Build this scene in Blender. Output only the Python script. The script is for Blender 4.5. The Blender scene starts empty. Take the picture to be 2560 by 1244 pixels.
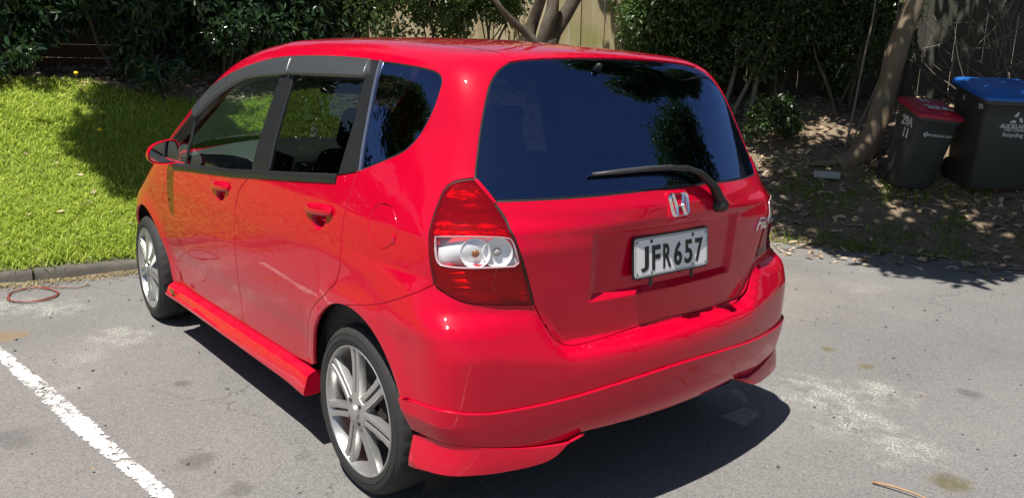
import bpy, bmesh, math, random
import numpy as np
from mathutils import Vector, Matrix, noise
from mathutils.geometry import delaunay_2d_cdt
rnd = random.Random(7); RNG = np.random.default_rng(11)
scene = bpy.context.scene
# ---------------------------------------------------------------- camera, sky, sun, exposure
cam_d = bpy.data.cameras.new('camera'); cam = bpy.data.objects.new('camera', cam_d)
scene.collection.objects.link(cam); scene.camera = cam
YAW, PITCH, ROLL, FOC = -0.6805, 0.2188, 0.0211, 2056.55
cam_d.sensor_width = 36; cam_d.lens = FOC/2560*36; cam_d.clip_start = .05; cam_d.clip_end = 3000
_f = np.array([math.cos(YAW)*math.cos(PITCH), math.sin(YAW)*math.cos(PITCH), -math.sin(PITCH)])
_r = np.array([math.sin(YAW), -math.cos(YAW), 0]); _u = np.cross(_r, _f)
_r2 = math.cos(ROLL)*_r + math.sin(ROLL)*_u; _u2 = -math.sin(ROLL)*_r + math.cos(ROLL)*_u
cam.matrix_world = Matrix(((_r2[0], _u2[0], -_f[0], -2.3608), (_r2[1], _u2[1], -_f[1], 2.0697), (_r2[2], _u2[2], -_f[2], 1.4562), (0, 0, 0, 1)))
SUN = Vector((-.095, .365, 1.0)).normalized()
world = bpy.data.worlds.new('World'); scene.world = world; world.use_nodes = True
wn = world.node_tree; sky = wn.nodes.new('ShaderNodeTexSky'); sky.sky_type = 'NISHITA'; sky.sun_disc = False
sky.sun_elevation = math.asin(SUN.z); sky.sun_rotation = math.atan2(SUN.x, SUN.y)
sky.air_density = 1.0; sky.dust_density = .6; sky.ozone_density = 2.0
bg = wn.nodes['Background']; wn.links.new(sky.outputs[0], bg.inputs[0]); bg.inputs[1].default_value = .056
sun_d = bpy.data.lights.new('sun', 'SUN'); sun_d.energy = 5.0; sun_d.angle = math.radians(.53); sun_d.color = (1, .955, .88)
sun = bpy.data.objects.new('sun', sun_d); scene.collection.objects.link(sun)
sun.rotation_euler = SUN.to_track_quat('Z', 'Y').to_euler(); sun.location = (0, 4, 12)
scene.view_settings.view_transform = 'Standard'; scene.view_settings.look = 'None'
scene.view_settings.exposure = .46; scene.view_settings.gamma = 1
scene.cycles.max_bounces = 10; scene.cycles.transparent_max_bounces = 16
scene.cycles.sample_clamp_indirect = 8
# ---------------------------------------------------------------- helpers
COL = scene.collection
def link(o, parent=None):
    COL.objects.link(o)
    if parent: o.parent = parent
    return o
def tag(o, label=None, cat=None, group=None, kind=None):
    if label: o['label'] = label
    if cat: o['category'] = cat
    if group: o['group'] = group
    if kind: o['kind'] = kind
    return o
def empty(name, loc=(0,0,0), rz=0):
    o = bpy.data.objects.new(name, None); o.location = loc; o.rotation_euler.z = rz; o.empty_display_size = .1
    return link(o)
def mesh_obj(name, verts, faces, mat, parent=None, smooth=True, normals=None, attr=None, mats=None, midx=None):
    me = bpy.data.meshes.new(name)
    me.from_pydata([tuple(map(float, v)) for v in verts], [], [tuple(int(i) for i in f) for f in faces])
    if smooth: me.polygons.foreach_set('use_smooth', np.ones(len(me.polygons), bool))
    for m in (mats or [mat]): me.materials.append(m)
    if midx is not None: me.polygons.foreach_set('material_index', np.array(midx, np.int32))
    if attr is not None:
        a = me.attributes.new('var', 'FLOAT', 'POINT'); a.data.foreach_set('value', np.array(attr, np.float32))
    if normals is not None: me.normals_split_custom_set_from_vertices([tuple(map(float, n)) for n in normals])
    me.update()
    return link(bpy.data.objects.new(name, me), parent)
def fast_mesh(name, V, F, mat, parent=None, attr=None, smooth=False):
    """V (n,3), F (m,k) numpy arrays"""
    me = bpy.data.meshes.new(name); n, m, k = len(V), len(F), F.shape[1]
    me.vertices.add(n); me.vertices.foreach_set('co', np.ascontiguousarray(V, np.float32).ravel())
    me.loops.add(m*k); me.loops.foreach_set('vertex_index', np.ascontiguousarray(F, np.int32).ravel())
    me.polygons.add(m); me.polygons.foreach_set('loop_start', np.arange(0, m*k, k, dtype=np.int32))
    me.polygons.foreach_set('loop_total', np.full(m, k, np.int32))
    me.polygons.foreach_set('use_smooth', np.full(m, smooth, bool))
    me.materials.append(mat)
    if attr is not None:
        a = me.attributes.new('var', 'FLOAT', 'POINT'); a.data.foreach_set('value', np.array(attr, np.float32))
    me.update(calc_edges=True); me.validate()
    return link(bpy.data.objects.new(name, me), parent)
class MB:
    """collects shapes into one mesh"""
    def __init__(s): s.v = []; s.f = []
    def add(s, v, f):
        b = len(s.v); s.v += [tuple(map(float, p)) for p in v]; s.f += [tuple(i + b for i in q) for q in f]; return s
    def box(s, c, d, R=None, taper=None):
        x, y, z = d[0]/2, d[1]/2, d[2]/2; P = []
        for k in (-1, 1):
            t = 1 if (taper is None or k < 0) else taper
            for a, b in ((-1,-1), (1,-1), (1,1), (-1,1)): P.append(Vector((a*x*t, b*y*t, k*z)))
        P = [(R @ p if R else p) + Vector(c) for p in P]
        return s.add(P, [(3,2,1,0), (4,5,6,7), (0,1,5,4), (1,2,6,5), (2,3,7,6), (3,0,4,7)])
    def tube(s, pts, rad, n=8, cap=True, flat=1.0):
        pts = [Vector(p) for p in pts]; V = []; F = []
        up = Vector((0.13, .27, .95)).normalized(); m = len(pts)
        r = rad if hasattr(rad, '__len__') else [rad]*m
        for i, p in enumerate(pts):
            t = (pts[min(i+1, m-1)] - pts[max(i-1, 0)]).normalized()
            a = t.cross(up)
            if a.length < 1e-3: a = t.cross(Vector((1, 0, 0)))
            a.normalize(); b = t.cross(a); up2 = b
            for k in range(n):
                th = 2*math.pi*k/n; V.append(p + (a*math.cos(th) + b*math.sin(th)*flat)*r[i])
        for i in range(m-1):
            for k in range(n): F.append((i*n+k, i*n+(k+1)%n, (i+1)*n+(k+1)%n, (i+1)*n+k))
        if cap: F.append(tuple(range(n-1, -1, -1))); F.append(tuple((m-1)*n + k for k in range(n)))
        return s.add(V, F)
    def lathe(s, prof, n=48, M=None, close=False):
        """prof: (r, h) about the local z axis"""
        V = []; F = []; m = len(prof)
        for r, h in prof:
            for k in range(n):
                th = 2*math.pi*k/n; p = Vector((r*math.cos(th), r*math.sin(th), h)); V.append(M @ p if M else p)
        for i in range(m - (0 if close else 1)):
            j = (i+1) % m
            for k in range(n): F.append((i*n+k, i*n+(k+1)%n, j*n+(k+1)%n, j*n+k))
        return s.add(V, F)
    def prism(s, poly, z0, z1, M=None):
        n = len(poly); V = [Vector((a, b, z)) for z in (z0, z1) for a, b in poly]
        V = [M @ p if M else p for p in V]
        return s.add(V, [tuple(range(n-1, -1, -1)), tuple(range(n, 2*n))] + [(i, (i+1)%n, n+(i+1)%n, n+i) for i in range(n)])
    def build(s, name, mat, parent=None, smooth=False, bevel=0, sub=0, auto=None, seg=2):
        o = mesh_obj(name, s.v, s.f, mat, parent, smooth=smooth)
        bm = bmesh.new(); bm.from_mesh(o.data); bmesh.ops.recalc_face_normals(bm, faces=bm.faces); bm.to_mesh(o.data); bm.free()
        if bevel:
            b = o.modifiers.new('bevel', 'BEVEL'); b.width = bevel; b.segments = seg; b.limit_method = 'ANGLE'; b.angle_limit = math.radians(35)
            o.data.polygons.foreach_set('use_smooth', np.ones(len(o.data.polygons), bool))
            w = o.modifiers.new('wn', 'WEIGHTED_NORMAL'); w.keep_sharp = True
        if sub:
            b = o.modifiers.new('sub', 'SUBSURF'); b.levels = b.render_levels = sub
            o.data.polygons.foreach_set('use_smooth', np.ones(len(o.data.polygons), bool))
        if auto: o.data.set_sharp_from_angle(angle=math.radians(auto))
        return o
# ---------------------------------------------------------------- materials
class NT:
    def __init__(s, name):
        s.m = bpy.data.materials.new(name); s.m.use_nodes = True; s.t = s.m.node_tree; s.p = s.t.nodes['Principled BSDF']; s.out = s.t.nodes['Material Output']
    def n(s, typ, ins=None, **kw):
        nd = s.t.nodes.new(typ)
        for k, v in kw.items(): setattr(nd, k, v)
        for k, v in (ins or {}).items():
            if isinstance(v, bpy.types.NodeSocket): s.t.links.new(v, nd.inputs[k])
            else: nd.inputs[k].default_value = v
        return nd
    def set(s, **kw):
        for k, v in kw.items():
            i = s.p.inputs[k.replace('_', ' ')]
            if isinstance(v, bpy.types.NodeSocket): s.t.links.new(v, i)
            else: i.default_value = v
        return s
    def pos(s): return s.n('ShaderNodeTexCoord').outputs['Object']
    def noise(s, vec, scale, detail=4, rough=.6, out='Fac', dist=0):
        return s.n('ShaderNodeTexNoise', {'Vector': vec, 'Scale': scale, 'Detail': detail, 'Roughness': rough, 'Distortion': dist}).outputs[out]
    def ramp(s, fac, stops):
        r = s.n('ShaderNodeValToRGB', {'Fac': fac}); e = r.color_ramp.elements
        while len(e) < len(stops): e.new(.5)
        for q, (p, c) in zip(e, stops): q.position = p; q.color = (*c, 1) if len(c) == 3 else c
        return r.outputs[0]
    def mix(s, fac, a, b):
        nd = s.t.nodes.new('ShaderNodeMix'); nd.data_type = 'RGBA'
        for i, v in ((0, fac), (6, a), (7, b)):
            if isinstance(v, bpy.types.NodeSocket): s.t.links.new(v, nd.inputs[i])
            else: nd.inputs[i].default_value = v if i == 0 else ((*v, 1) if len(v) == 3 else v)
        return nd.outputs[2]
    def math(s, op, a, b=0.0, c=0.0):
        nd = s.t.nodes.new('ShaderNodeMath'); nd.operation = op
        for i, v in enumerate((a, b, c)):
            if isinstance(v, bpy.types.NodeSocket): s.t.links.new(v, nd.inputs[i])
            else: nd.inputs[i].default_value = v
        return nd.outputs[0]
    def bump(s, h, strength=.3, dist=.01):
        return s.n('ShaderNodeBump', {'Height': h, 'Strength': strength, 'Distance': dist}).outputs[0]
    def surf(s, sh): s.t.links.new(sh, s.out.inputs['Surface']); return s
def plain(name, col, rough=.5, metal=0, **kw):
    t = NT(name); t.set(Base_Color=(*col, 1), Roughness=rough, Metallic=metal, **kw); return t.m
def varied(name, c1, c2, scale, rough=.6, bump=.15, bscale=None, rv=.1, metal=0):
    t = NT(name); p = t.pos(); f = t.noise(p, scale); g = t.noise(p, bscale or scale*6)
    t.set(Base_Color=t.mix(f, c1, c2), Roughness=t.math('MULTIPLY_ADD', g, rv, rough - rv/2), Metallic=metal, Normal=t.bump(g, bump, .004)); return t.m
# paint with clear coat; a trace of road film and orange peel
def make_paint():
    t = NT('red_paint'); p = t.pos()
    dust = t.ramp(t.noise(p, 7, 5, .65), [(.45, (0,0,0)), (.85, (1,1,1))])
    c = t.mix(t.math('MULTIPLY', dust, .014), (.56, .0004, .024), (.46, .16, .14))
    lz = t.n('ShaderNodeMapRange', {'Value': t.n('ShaderNodeSeparateXYZ', {0: p}).outputs[2], 'From Min': .20, 'From Max': .50, 'To Min': 1.0, 'To Max': 0.0}).outputs[0]
    grime = t.math('MULTIPLY', lz, t.ramp(t.noise(p, 11, 6, .7), [(.35, (0,0,0)), (.8, (1,1,1))])); c = t.mix(t.math('MULTIPLY', grime, .16), c, (.20,.13,.11))
    t.set(Base_Color=c, Roughness=.36, Coat_Weight=1.0, Coat_IOR=1.42, Specular_IOR_Level=.03,
          Coat_Roughness=t.math('MULTIPLY_ADD', dust, .03, .012))
    pe = t.noise(p, 55, 2, .5); t.set(Coat_Normal=t.bump(pe, .018, .002)); return t.m
def make_glass(name, tint, gloss=(1,1,1), ior=1.5, smear=0.0):
    t = NT(name); t.t.nodes.remove(t.p); p = t.pos()
    bf = t.n('ShaderNodeNewGeometry').outputs['Backfacing']; fr = t.n('ShaderNodeFresnel', {'IOR': t.math('MULTIPLY_ADD', bf, 1/ior - ior, ior)}).outputs[0]
    ro = t.math('MULTIPLY', t.noise(p, 9, 3), .012)
    gl = t.n('ShaderNodeBsdfGlossy', {'Color': (*gloss, 1), 'Roughness': ro}).outputs[0]
    tr = t.n('ShaderNodeBsdfTransparent', {'Color': (*tint, 1)}).outputs[0]
    if smear:
        d = t.n('ShaderNodeBsdfDiffuse', {'Color': (.5, .5, .48, 1)}).outputs[0]
        f = t.math('MULTIPLY', t.ramp(t.noise(p, 4, 6, .7, dist=.6), [(.35, (0,0,0)), (.8, (1,1,1))]), smear)
        tr = t.n('ShaderNodeMixShader', {0: f, 1: tr, 2: d}).outputs[0]
    t.surf(t.n('ShaderNodeMixShader', {0: fr, 1: tr, 2: gl}).outputs[0]); return t.m
def make_asphalt():
    t = NT('asphalt_surface'); p = t.pos()
    big = t.noise(p, .55, 5, .62); mid = t.noise(p, 3.2, 5, .65); fine = t.noise(p, 150, 3, .7)
    c = t.ramp(big, [(.28, (.115,.111,.112)), (.50, (.180,.173,.168)), (.74, (.258,.246,.233))])
    c = t.mix(t.ramp(mid, [(.40, (0,0,0)), (.72, (.5,.5,.5))]), c, (.165,.158,.155))
    st = t.n('ShaderNodeTexVoronoi', {'Vector': p, 'Scale': 190.0}); agg = st.outputs['Color']
    bw = t.n('ShaderNodeRGBToBW', {0: agg}).outputs[0]
    c = t.mix(.42, c, t.mix(bw, (.085,.083,.083), (.40,.385,.365)))
    pit = t.ramp(t.noise(p, 34, 4, .7), [(.30, (1,1,1)), (.40, (0,0,0))]); c = t.mix(t.math('MULTIPLY', pit, .55), c, (.06,.058,.056))
    # lichen specks gathered in patches
    def spot(cx, cy, r, wob=.95):
        d = t.n('ShaderNodeVectorMath', {0: t.n('ShaderNodeVectorMath', {0: p, 1: (cx, cy, 0)}, operation='SUBTRACT').outputs[0]}, operation='LENGTH').outputs['Value']
        d = t.math('MULTIPLY_ADD', t.noise(p, 1.3/r, 7, .75), wob*2, t.math('SUBTRACT', t.math('DIVIDE', d, r), wob))
        return t.ramp(d, [(.45, (1,1,1)), (1.0, (0,0,0))])
    pm = t.ramp(t.noise(p, 1.15, 3, .55), [(.60, (0,0,0)), (.74, (.8,.8,.8))])
    for cx, cy, r in ((-.48,-1.30,.30), (-.75,-1.15,.22), (-.98,-1.06,.20), (2.95,1.20,.22), (3.15,1.42,.25), (-.62,-1.55,.22), (2.2,1.05,.2)): pm = t.math('MAXIMUM', pm, spot(cx, cy, r))
    sp = t.math('MULTIPLY', t.ramp(t.noise(p, 95, 3, .7), [(.47, (0,0,0)), (.58, (1,1,1))]), t.ramp(t.noise(p, 9, 5, .7), [(.40, (0,0,0)), (.60, (1,1,1))]))
    lf = t.math('MULTIPLY', pm, sp); c = t.mix(t.math('MULTIPLY', lf, .85), c, (.56,.56,.49))
    rare = t.ramp(t.noise(p, 13, 3, .7), [(.735, (0,0,0)), (.76, (1,1,1))]); c = t.mix(t.math('MULTIPLY', rare, .6), c, (.56,.55,.49))
    # dark drip stains
    ds = t.ramp(t.noise(p, 2.1, 2, .4), [(.24, (1,1,1)), (.31, (0,0,0))]); c = t.mix(t.math('MULTIPLY', ds, .4), c, (.075,.072,.07))
    for cx, cy, r, co, f in ((-.156,-1.924,.05,(.13,.115,.045),.8), (-.417,-1.841,.05,(.14,.12,.05),.75), (-1.235,-.93,.085,(.12,.105,.05),.8), (2.55,1.53,.12,(.26,.17,.07),.6), (.55,1.20,.09,(.08,.077,.072),.5), (.25,1.15,.06,(.08,.075,.07),.5), (-.9,-1.9,.07,(.09,.085,.08),.6), (1.35,1.0,.05,(.08,.075,.07),.6), (.9,-2.6,.9,(.33,.28,.21),.35), (2.2,-3.6,1.0,(.36,.31,.23),.45)):
        c = t.mix(t.math('MULTIPLY', spot(cx, cy, r), f), c, co)
    ck = t.n('ShaderNodeTexVoronoi', {'Vector': t.n('ShaderNodeVectorMath', {0: p, 1: t.n('ShaderNodeVectorMath', {0: t.noise(p, 2.5, 5, .7, 'Color'), 1: (.55,.55,0)}, operation='MULTIPLY').outputs[0]}, operation='ADD').outputs[0], 'Scale': .62}, feature='DISTANCE_TO_EDGE').outputs['Distance']
    cm = t.math('MULTIPLY', t.ramp(ck, [(.0, (1,1,1)), (.006, (0,0,0))]), t.ramp(t.noise(p, .9, 3), [(.47, (0,0,0)), (.58, (1,1,1))])); c = t.mix(t.math('MULTIPLY', cm, .65), c, (.05,.047,.043))
    ch = t.ramp(t.noise(p, 62, 3, .6), [(.60, (0,0,0)), (.68, (1,1,1))]); c = t.mix(t.math('MULTIPLY', ch, .30), c, (.36,.345,.32))
    # tan silt
    sl = t.ramp(t.noise(p, .8, 5, .7), [(.58, (0,0,0)), (.8, (1,1,1))]); c = t.mix(t.math('MULTIPLY', sl, .3), c, (.36,.30,.22))
    h = t.math('ADD', t.math('MULTIPLY', bw, .5), t.math('ADD', fine, t.math('MULTIPLY', mid, .8)))
    t.set(Base_Color=c, Roughness=.9, Specular_IOR_Level=.25, Normal=t.bump(h, .55, .006)); return t.m
def make_line_paint():
    t = NT('worn_line_paint'); p = t.pos(); t.t.nodes.remove(t.p)
    wear = t.noise(p, 30, 5, .75); big = t.noise(p, 3.0, 3, .6); fine = t.noise(p, 120, 3, .7)
    edge = t.n('ShaderNodeAttribute', attribute_name='var').outputs['Fac']
    f = t.math('ADD', t.math('MULTIPLY', wear, 1.0), t.math('MULTIPLY', big, .75))
    f = t.math('ADD', f, t.math('MULTIPLY', fine, .30)); f = t.math('SUBTRACT', f, t.math('MULTIPLY', edge, .28))
    a = t.ramp(f, [(.80, (0,0,0)), (.86, (1,1,1))])
    a = t.ramp(t.math('MULTIPLY_ADD', f, 5.0, -4.55), [(0, (0,0,0)), (.5, (1,1,1))])
    d = t.n('ShaderNodeBsdfDiffuse', {'Color': t.mix(fine, (.62,.61,.58), (.84,.83,.81))}).outputs[0]
    tr = t.n('ShaderNodeBsdfTransparent').outputs[0]
    t.surf(t.n('ShaderNodeMixShader', {0: a, 1: tr, 2: d}).outputs[0]); return t.m
def make_ground():
    t = NT('soil_and_leaf_mould'); p = t.pos(); b = t.noise(p, 1.6, 5, .7); f = t.noise(p, 22, 5, .75)
    c = t.ramp(b, [(.32, (.080,.058,.038)), (.5, (.140,.105,.068)), (.68, (.20,.155,.10))])
    c = t.mix(t.ramp(f, [(.4, (0,0,0)), (.7, (1,1,1))]), c, (.27,.21,.145))
    # mown lawn soil is greener towards the lawn side
    g = t.n('ShaderNodeAttribute', attribute_name='var').outputs['Fac']
    c = t.mix(g, c, t.mix(f, (.07,.12,.022), (.14,.20,.035)))
    t.set(Base_Color=c, Roughness=.95, Normal=t.bump(f, .7, .02)); return t.m
def make_leaf(name, dark, light, rough=.35, trans=.25, tcol=None, spec=.5):
    t = NT(name); v = t.n('ShaderNodeAttribute', attribute_name='var').outputs['Fac']
    c = t.mix(v, dark, light); t.set(Base_Color=c, Roughness=rough, Specular_IOR_Level=spec)
    tl = t.n('ShaderNodeBsdfTranslucent', {'Color': t.mix(.5, c, tcol or light)}).outputs[0]
    t.surf(t.n('ShaderNodeMixShader', {0: trans, 1: t.p.outputs[0], 2: tl}).outputs[0]); return t.m
def make_bark(name, a, b, scale=7):
    t = NT(name); p = t.pos(); m = t.n('ShaderNodeMapping', {'Vector': p, 'Scale': (scale, scale, scale*.35)}).outputs[0]
    f = t.noise(m, 3, 6, .7); g = t.noise(p, 5, 3); c = t.mix(f, a, b)
    c = t.mix(t.ramp(g, [(.5, (0,0,0)), (.75, (.6,.6,.6))]), c, (.16,.17,.13))
    t.set(Base_Color=c, Roughness=.9, Normal=t.bump(f, .8, .02)); return t.m
def make_wood(name, a, b, moss=(.16,.17,.05), mossy=.4, vertical=True):
    t = NT(name); p = t.pos(); m = t.n('ShaderNodeMapping', {'Vector': p, 'Scale': (14, 14, .8) if vertical else (.8, .8, 14)}).outputs[0]
    f = t.noise(m, 3, 6, .65, dist=.4); g = t.noise(p, 2.2, 5, .65)
    v = t.n('ShaderNodeAttribute', attribute_name='var').outputs['Fac']
    c = t.mix(f, a, b); c = t.mix(t.math('MULTIPLY', v, .45), c, (a[0]*.5, a[1]*.5, a[2]*.45))
    c = t.mix(t.math('MULTIPLY', t.ramp(g, [(.45, (0,0,0)), (.7, (1,1,1))]), mossy), c, moss)
    t.set(Base_Color=c, Roughness=.85, Normal=t.bump(f, .35, .006)); return t.m
PAINT = make_paint()
BLACK = varied('black_trim_plastic', (.012,.012,.013), (.022,.022,.024), 30, .42, .08)
GAP = plain('gap_shadow_rubber', (.006,.002,.003), .8)
RUBBER = varied('tyre_rubber', (.018,.018,.018), (.035,.034,.033), 9, .78, .12, 60)
RIM = varied('silver_alloy', (.44,.44,.43), (.54,.53,.52), 12, .33, .03, 80, .12, .75)
CHROME = plain('chrome', (.85,.85,.87), .06, 1)
DARK = plain('dark_interior', (.018,.018,.019), .8)
GREY = varied('dashboard_plastic', (.065,.07,.073), (.09,.095,.098), 20, .55, .05)
FABRIC = varied('seat_fabric', (.014,.014,.016), (.024,.024,.027), 40, .9, .2, 300)
SMOKE = NT('smoked_acrylic'); SMOKE.set(Base_Color=(.060,.064,.070,1), Roughness=SMOKE.math('MULTIPLY_ADD', SMOKE.noise(SMOKE.pos(), 8, 5, .7), .18, .16), Coat_Weight=.3); SMOKE = SMOKE.m
GL_F = make_glass('front_window_glass', (.62,.74,.67), smear=.006)
GL_R = make_glass('tinted_window_glass', (.13,.145,.13))
GL_Q = make_glass('dark_window_glass', (.055,.06,.058), (.58,.78,1.40), 2.35)  # gloss tint paints extra sky blue into the reflection
GL_B = make_glass('privacy_rear_glass', (.030,.035,.040), (.58,.78,1.40), 2.35)  # same blue gloss boost, so the reflected sky turns navy
GL_W = make_glass('windscreen_glass', (.66,.76,.70))
NUT = plain('dark_steel', (.08,.08,.085), .4, .8)
WHITE = plain('plate_white', (.78,.79,.80), .35)
INK = plain('plate_black', (.008,.008,.010), .4)
ASPHALT = make_asphalt(); GROUND = make_ground()
# ---------------------------------------------------------------- car body shape (car frame: x forward, y left, z up; metres)
def pchip(xs, ys):
    xs = np.array(xs, float); ys = np.array(ys, float)
    h = np.diff(xs); d = np.diff(ys) / h
    m = np.zeros_like(xs); m[0] = d[0]; m[-1] = d[-1]
    for i in range(1, len(xs) - 1):
        if d[i-1] * d[i] > 0:
            w1 = 2*h[i] + h[i-1]; w2 = h[i] + 2*h[i-1]
            m[i] = (w1 + w2) / (w1 / d[i-1] + w2 / d[i])
    def fn(x):
        x = np.clip(np.asarray(x, float), xs[0], xs[-1])
        i = np.clip(np.searchsorted(xs, x) - 1, 0, len(xs) - 2)
        t = (x - xs[i]) / h[i]
        return ((1+2*t)*(1-t)**2*ys[i] + t*(1-t)**2*h[i]*m[i] + t*t*(3-2*t)*ys[i+1] + t*t*(t-1)*h[i]*m[i+1])
    return fn
def smax(a, b, k):
    h = np.maximum(k - np.abs(a - b), 0) / k
    return np.maximum(a, b) + h*h*h*k / 6
# half width against height, plan taper, rear profile on the centre line, its plan bow, roof and bonnet centre line
W_ = pchip([.15,.22,.30,.36,.44,.52,.60,.70,.80,.88,.96,1.03,1.10,1.20,1.30,1.40,1.47,1.53,1.60],
           [.760,.775,.790,.797,.806,.820,.829,.834,.834,.829,.819,.805,.785,.751,.716,.680,.652,.622,.56])
PX_ = pchip([-.80,-.55,-.35,-.10,.25,.7,1.6,2.2,2.6,2.9,3.15], [.930,.962,.981,.993,.999,1,1,.99,.97,.93,.86])
PB_ = pchip([-.80,-.55,-.35,-.10,.25], [1.010,1.018,1.020,1.010,.998])
PT_ = pchip([-.80,-.5,-.35,-.15,.1,.4], [.875,.905,.93,.968,.992,1])
RC_ = pchip([.10,.20,.26,.32,.40,.48,.545,.580,.600,.612,.625,.640,.70,.80,.90,.96,1.00,1.03,1.07,1.15,1.25,1.35,1.45,1.50,1.56],
            [-.56,-.62,-.652,-.672,-.686,-.694,-.697,-.694,-.685,-.668,-.646,-.632,-.635,-.641,-.648,-.655,-.662,-.661,-.645,-.609,-.557,-.497,-.425,-.385,-.32])
R2_ = pchip([.10,.20,.26,.32,.40,.48,.545,.580,.600,.618,.64,.70,.765,.82,.90,.96,1.00,1.03,1.07,1.15,1.25,1.35,1.45,1.50,1.56],
            [-.56,-.62,-.652,-.672,-.686,-.694,-.697,-.696,-.692,-.686,-.678,-.657,-.6345,-.638,-.647,-.655,-.662,-.661,-.645,-.609,-.557,-.497,-.425,-.385,-.32])
CB_ = pchip([.10,.50,.60,.64,.80,.92,.98,1.04,1.2,1.47], [.20,.19,.187,.185,.17,.175,.23,.335,.36,.33])
KC_ = pchip([.2,.5,.62,.70,.9,1.1,1.3,1.5], [.15,.15,.15,.15,.10,.12,.12,.12])
TC_ = pchip([-.8,-.5,-.38,-.2,0,.4,.8,1.15,1.45,1.7,2.0,2.3,2.52,2.62,2.85,3.02,3.12,3.2],
            [1.36,1.452,1.488,1.516,1.536,1.560,1.567,1.561,1.533,1.458,1.287,1.11,.985,.935,.838,.765,.695,.58])
def body_f(x, y, z):
    y = np.abs(y)
    r1 = np.hypot(x, z - .2965); r2 = np.hypot(x - 2.45, z - .2965)
    fl = .010*np.exp(-((r1 - .37)/.06)**2) + .014*np.exp(-((r2 - .35)/.06)**2)
    px = PX_(x); bl = np.clip((.845 - z)/.15, 0, 1); bl = bl*(1.3 - .3*bl)
    px = np.where(x < .25, px + (PB_(x) - px)*bl, px)
    tl = np.clip((z - .97)/.28, 0, 1); px = np.where(x < .4, px + (np.minimum(PT_(x), px) - px)*tl, px)
    wz = W_(z); wz = wz + .85*np.maximum(.832 - wz, 0)*np.clip((-.08 - x)/.25, 0, 1)*(z < .8)*(z > .36)*np.clip((z-.36)/.08, 0, 1)
    S = y - wz*px - fl
    yg = np.interp(z, [.60,.624,.76,.90], [.41,.425,.527,.56])
    lf = np.clip((y - yg + .012)/.085, 0, 1); lf = lf*lf*(3 - 2*lf)
    rr = RC_(z)*(1 - lf) + R2_(z - .05*np.clip((y-.45)/.25,0,1)*np.interp(z,[.5,.6,.7,.77],[0,1,1,0]))*lf
    Rr = rr + CB_(z)*y*y + (.35*np.clip((z-1.)/.15,0,1)*np.maximum(y-.45,0)**2 + 1.5*np.clip((1.10-z)/.1,0,1)*np.clip((z-.72)/.1,0,1)*np.maximum(y-.58,0)**2) - x
    cw = np.clip((x - 1.0)/.7, 0, 1)
    Rf = (z - TC_(x) + (.075 + .13*cw)*y*y + (.17 + .18*cw)*np.maximum(y-.42,0)**2)
    Rf = Rf / np.sqrt(1 + np.where(x > 1.4, .35, .02))
    F = (x - (3.13 - .42*y*y - .25*np.abs(z-.5)**2)) 
    a = smax(S, Rr, KC_(z))
    a = smax(a, F, .22)
    return smax(a, Rf, .13)
XC, XF, LC, ZC, VS = .15, 2.2, .8, 1.0, .8
def chart_ray(s, v):
    s = np.asarray(s, float); v = np.asarray(v, float)
    th = np.where(s < XC, (s - XC)/LC, np.where(s > XF, (s - XF)/LC, 0))*np.pi/2
    ox = np.clip(s, XC, XF); oz = np.minimum(v, ZC)
    ph = np.maximum(v - ZC, 0)/VS*np.pi/2
    dx = np.sin(th)*np.cos(ph); dy = np.cos(th)*np.cos(ph); dz = np.sin(ph)
    return np.stack([ox, 0*ox, oz], -1), np.stack([dx, dy, dz], -1)
def chart_pt(s, v, off=0.0):
    o, d = chart_ray(s, v)
    lo = np.zeros(o.shape[:-1]); hi = lo + 1.45
    for _ in range(34):
        m = (lo + hi)/2; q = o + d*m[..., None]
        ins = body_f(q[..., 0], q[..., 1], q[..., 2]) < 0
        lo = np.where(ins, m, lo); hi = np.where(ins, hi, m)
    return o + d*((lo + hi)/2 + off)[..., None]
def chart_inv(P):
    P = np.asarray(P, float); x, y, z = P[..., 0], P[..., 1], P[..., 2]
    th = np.where(x < XC, -np.arctan2(XC - x, y), np.where(x > XF, np.arctan2(x - XF, y), 0))
    s = np.where(x < XC, XC, np.where(x > XF, XF, x)) + th*LC/(np.pi/2)
    h = np.where(x < XC, np.hypot(x - XC, y), np.where(x > XF, np.hypot(x - XF, y), y))
    v = np.where(z <= ZC, z, ZC + np.arctan2(z - ZC, h)*VS/(np.pi/2))
    return s, v
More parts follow.
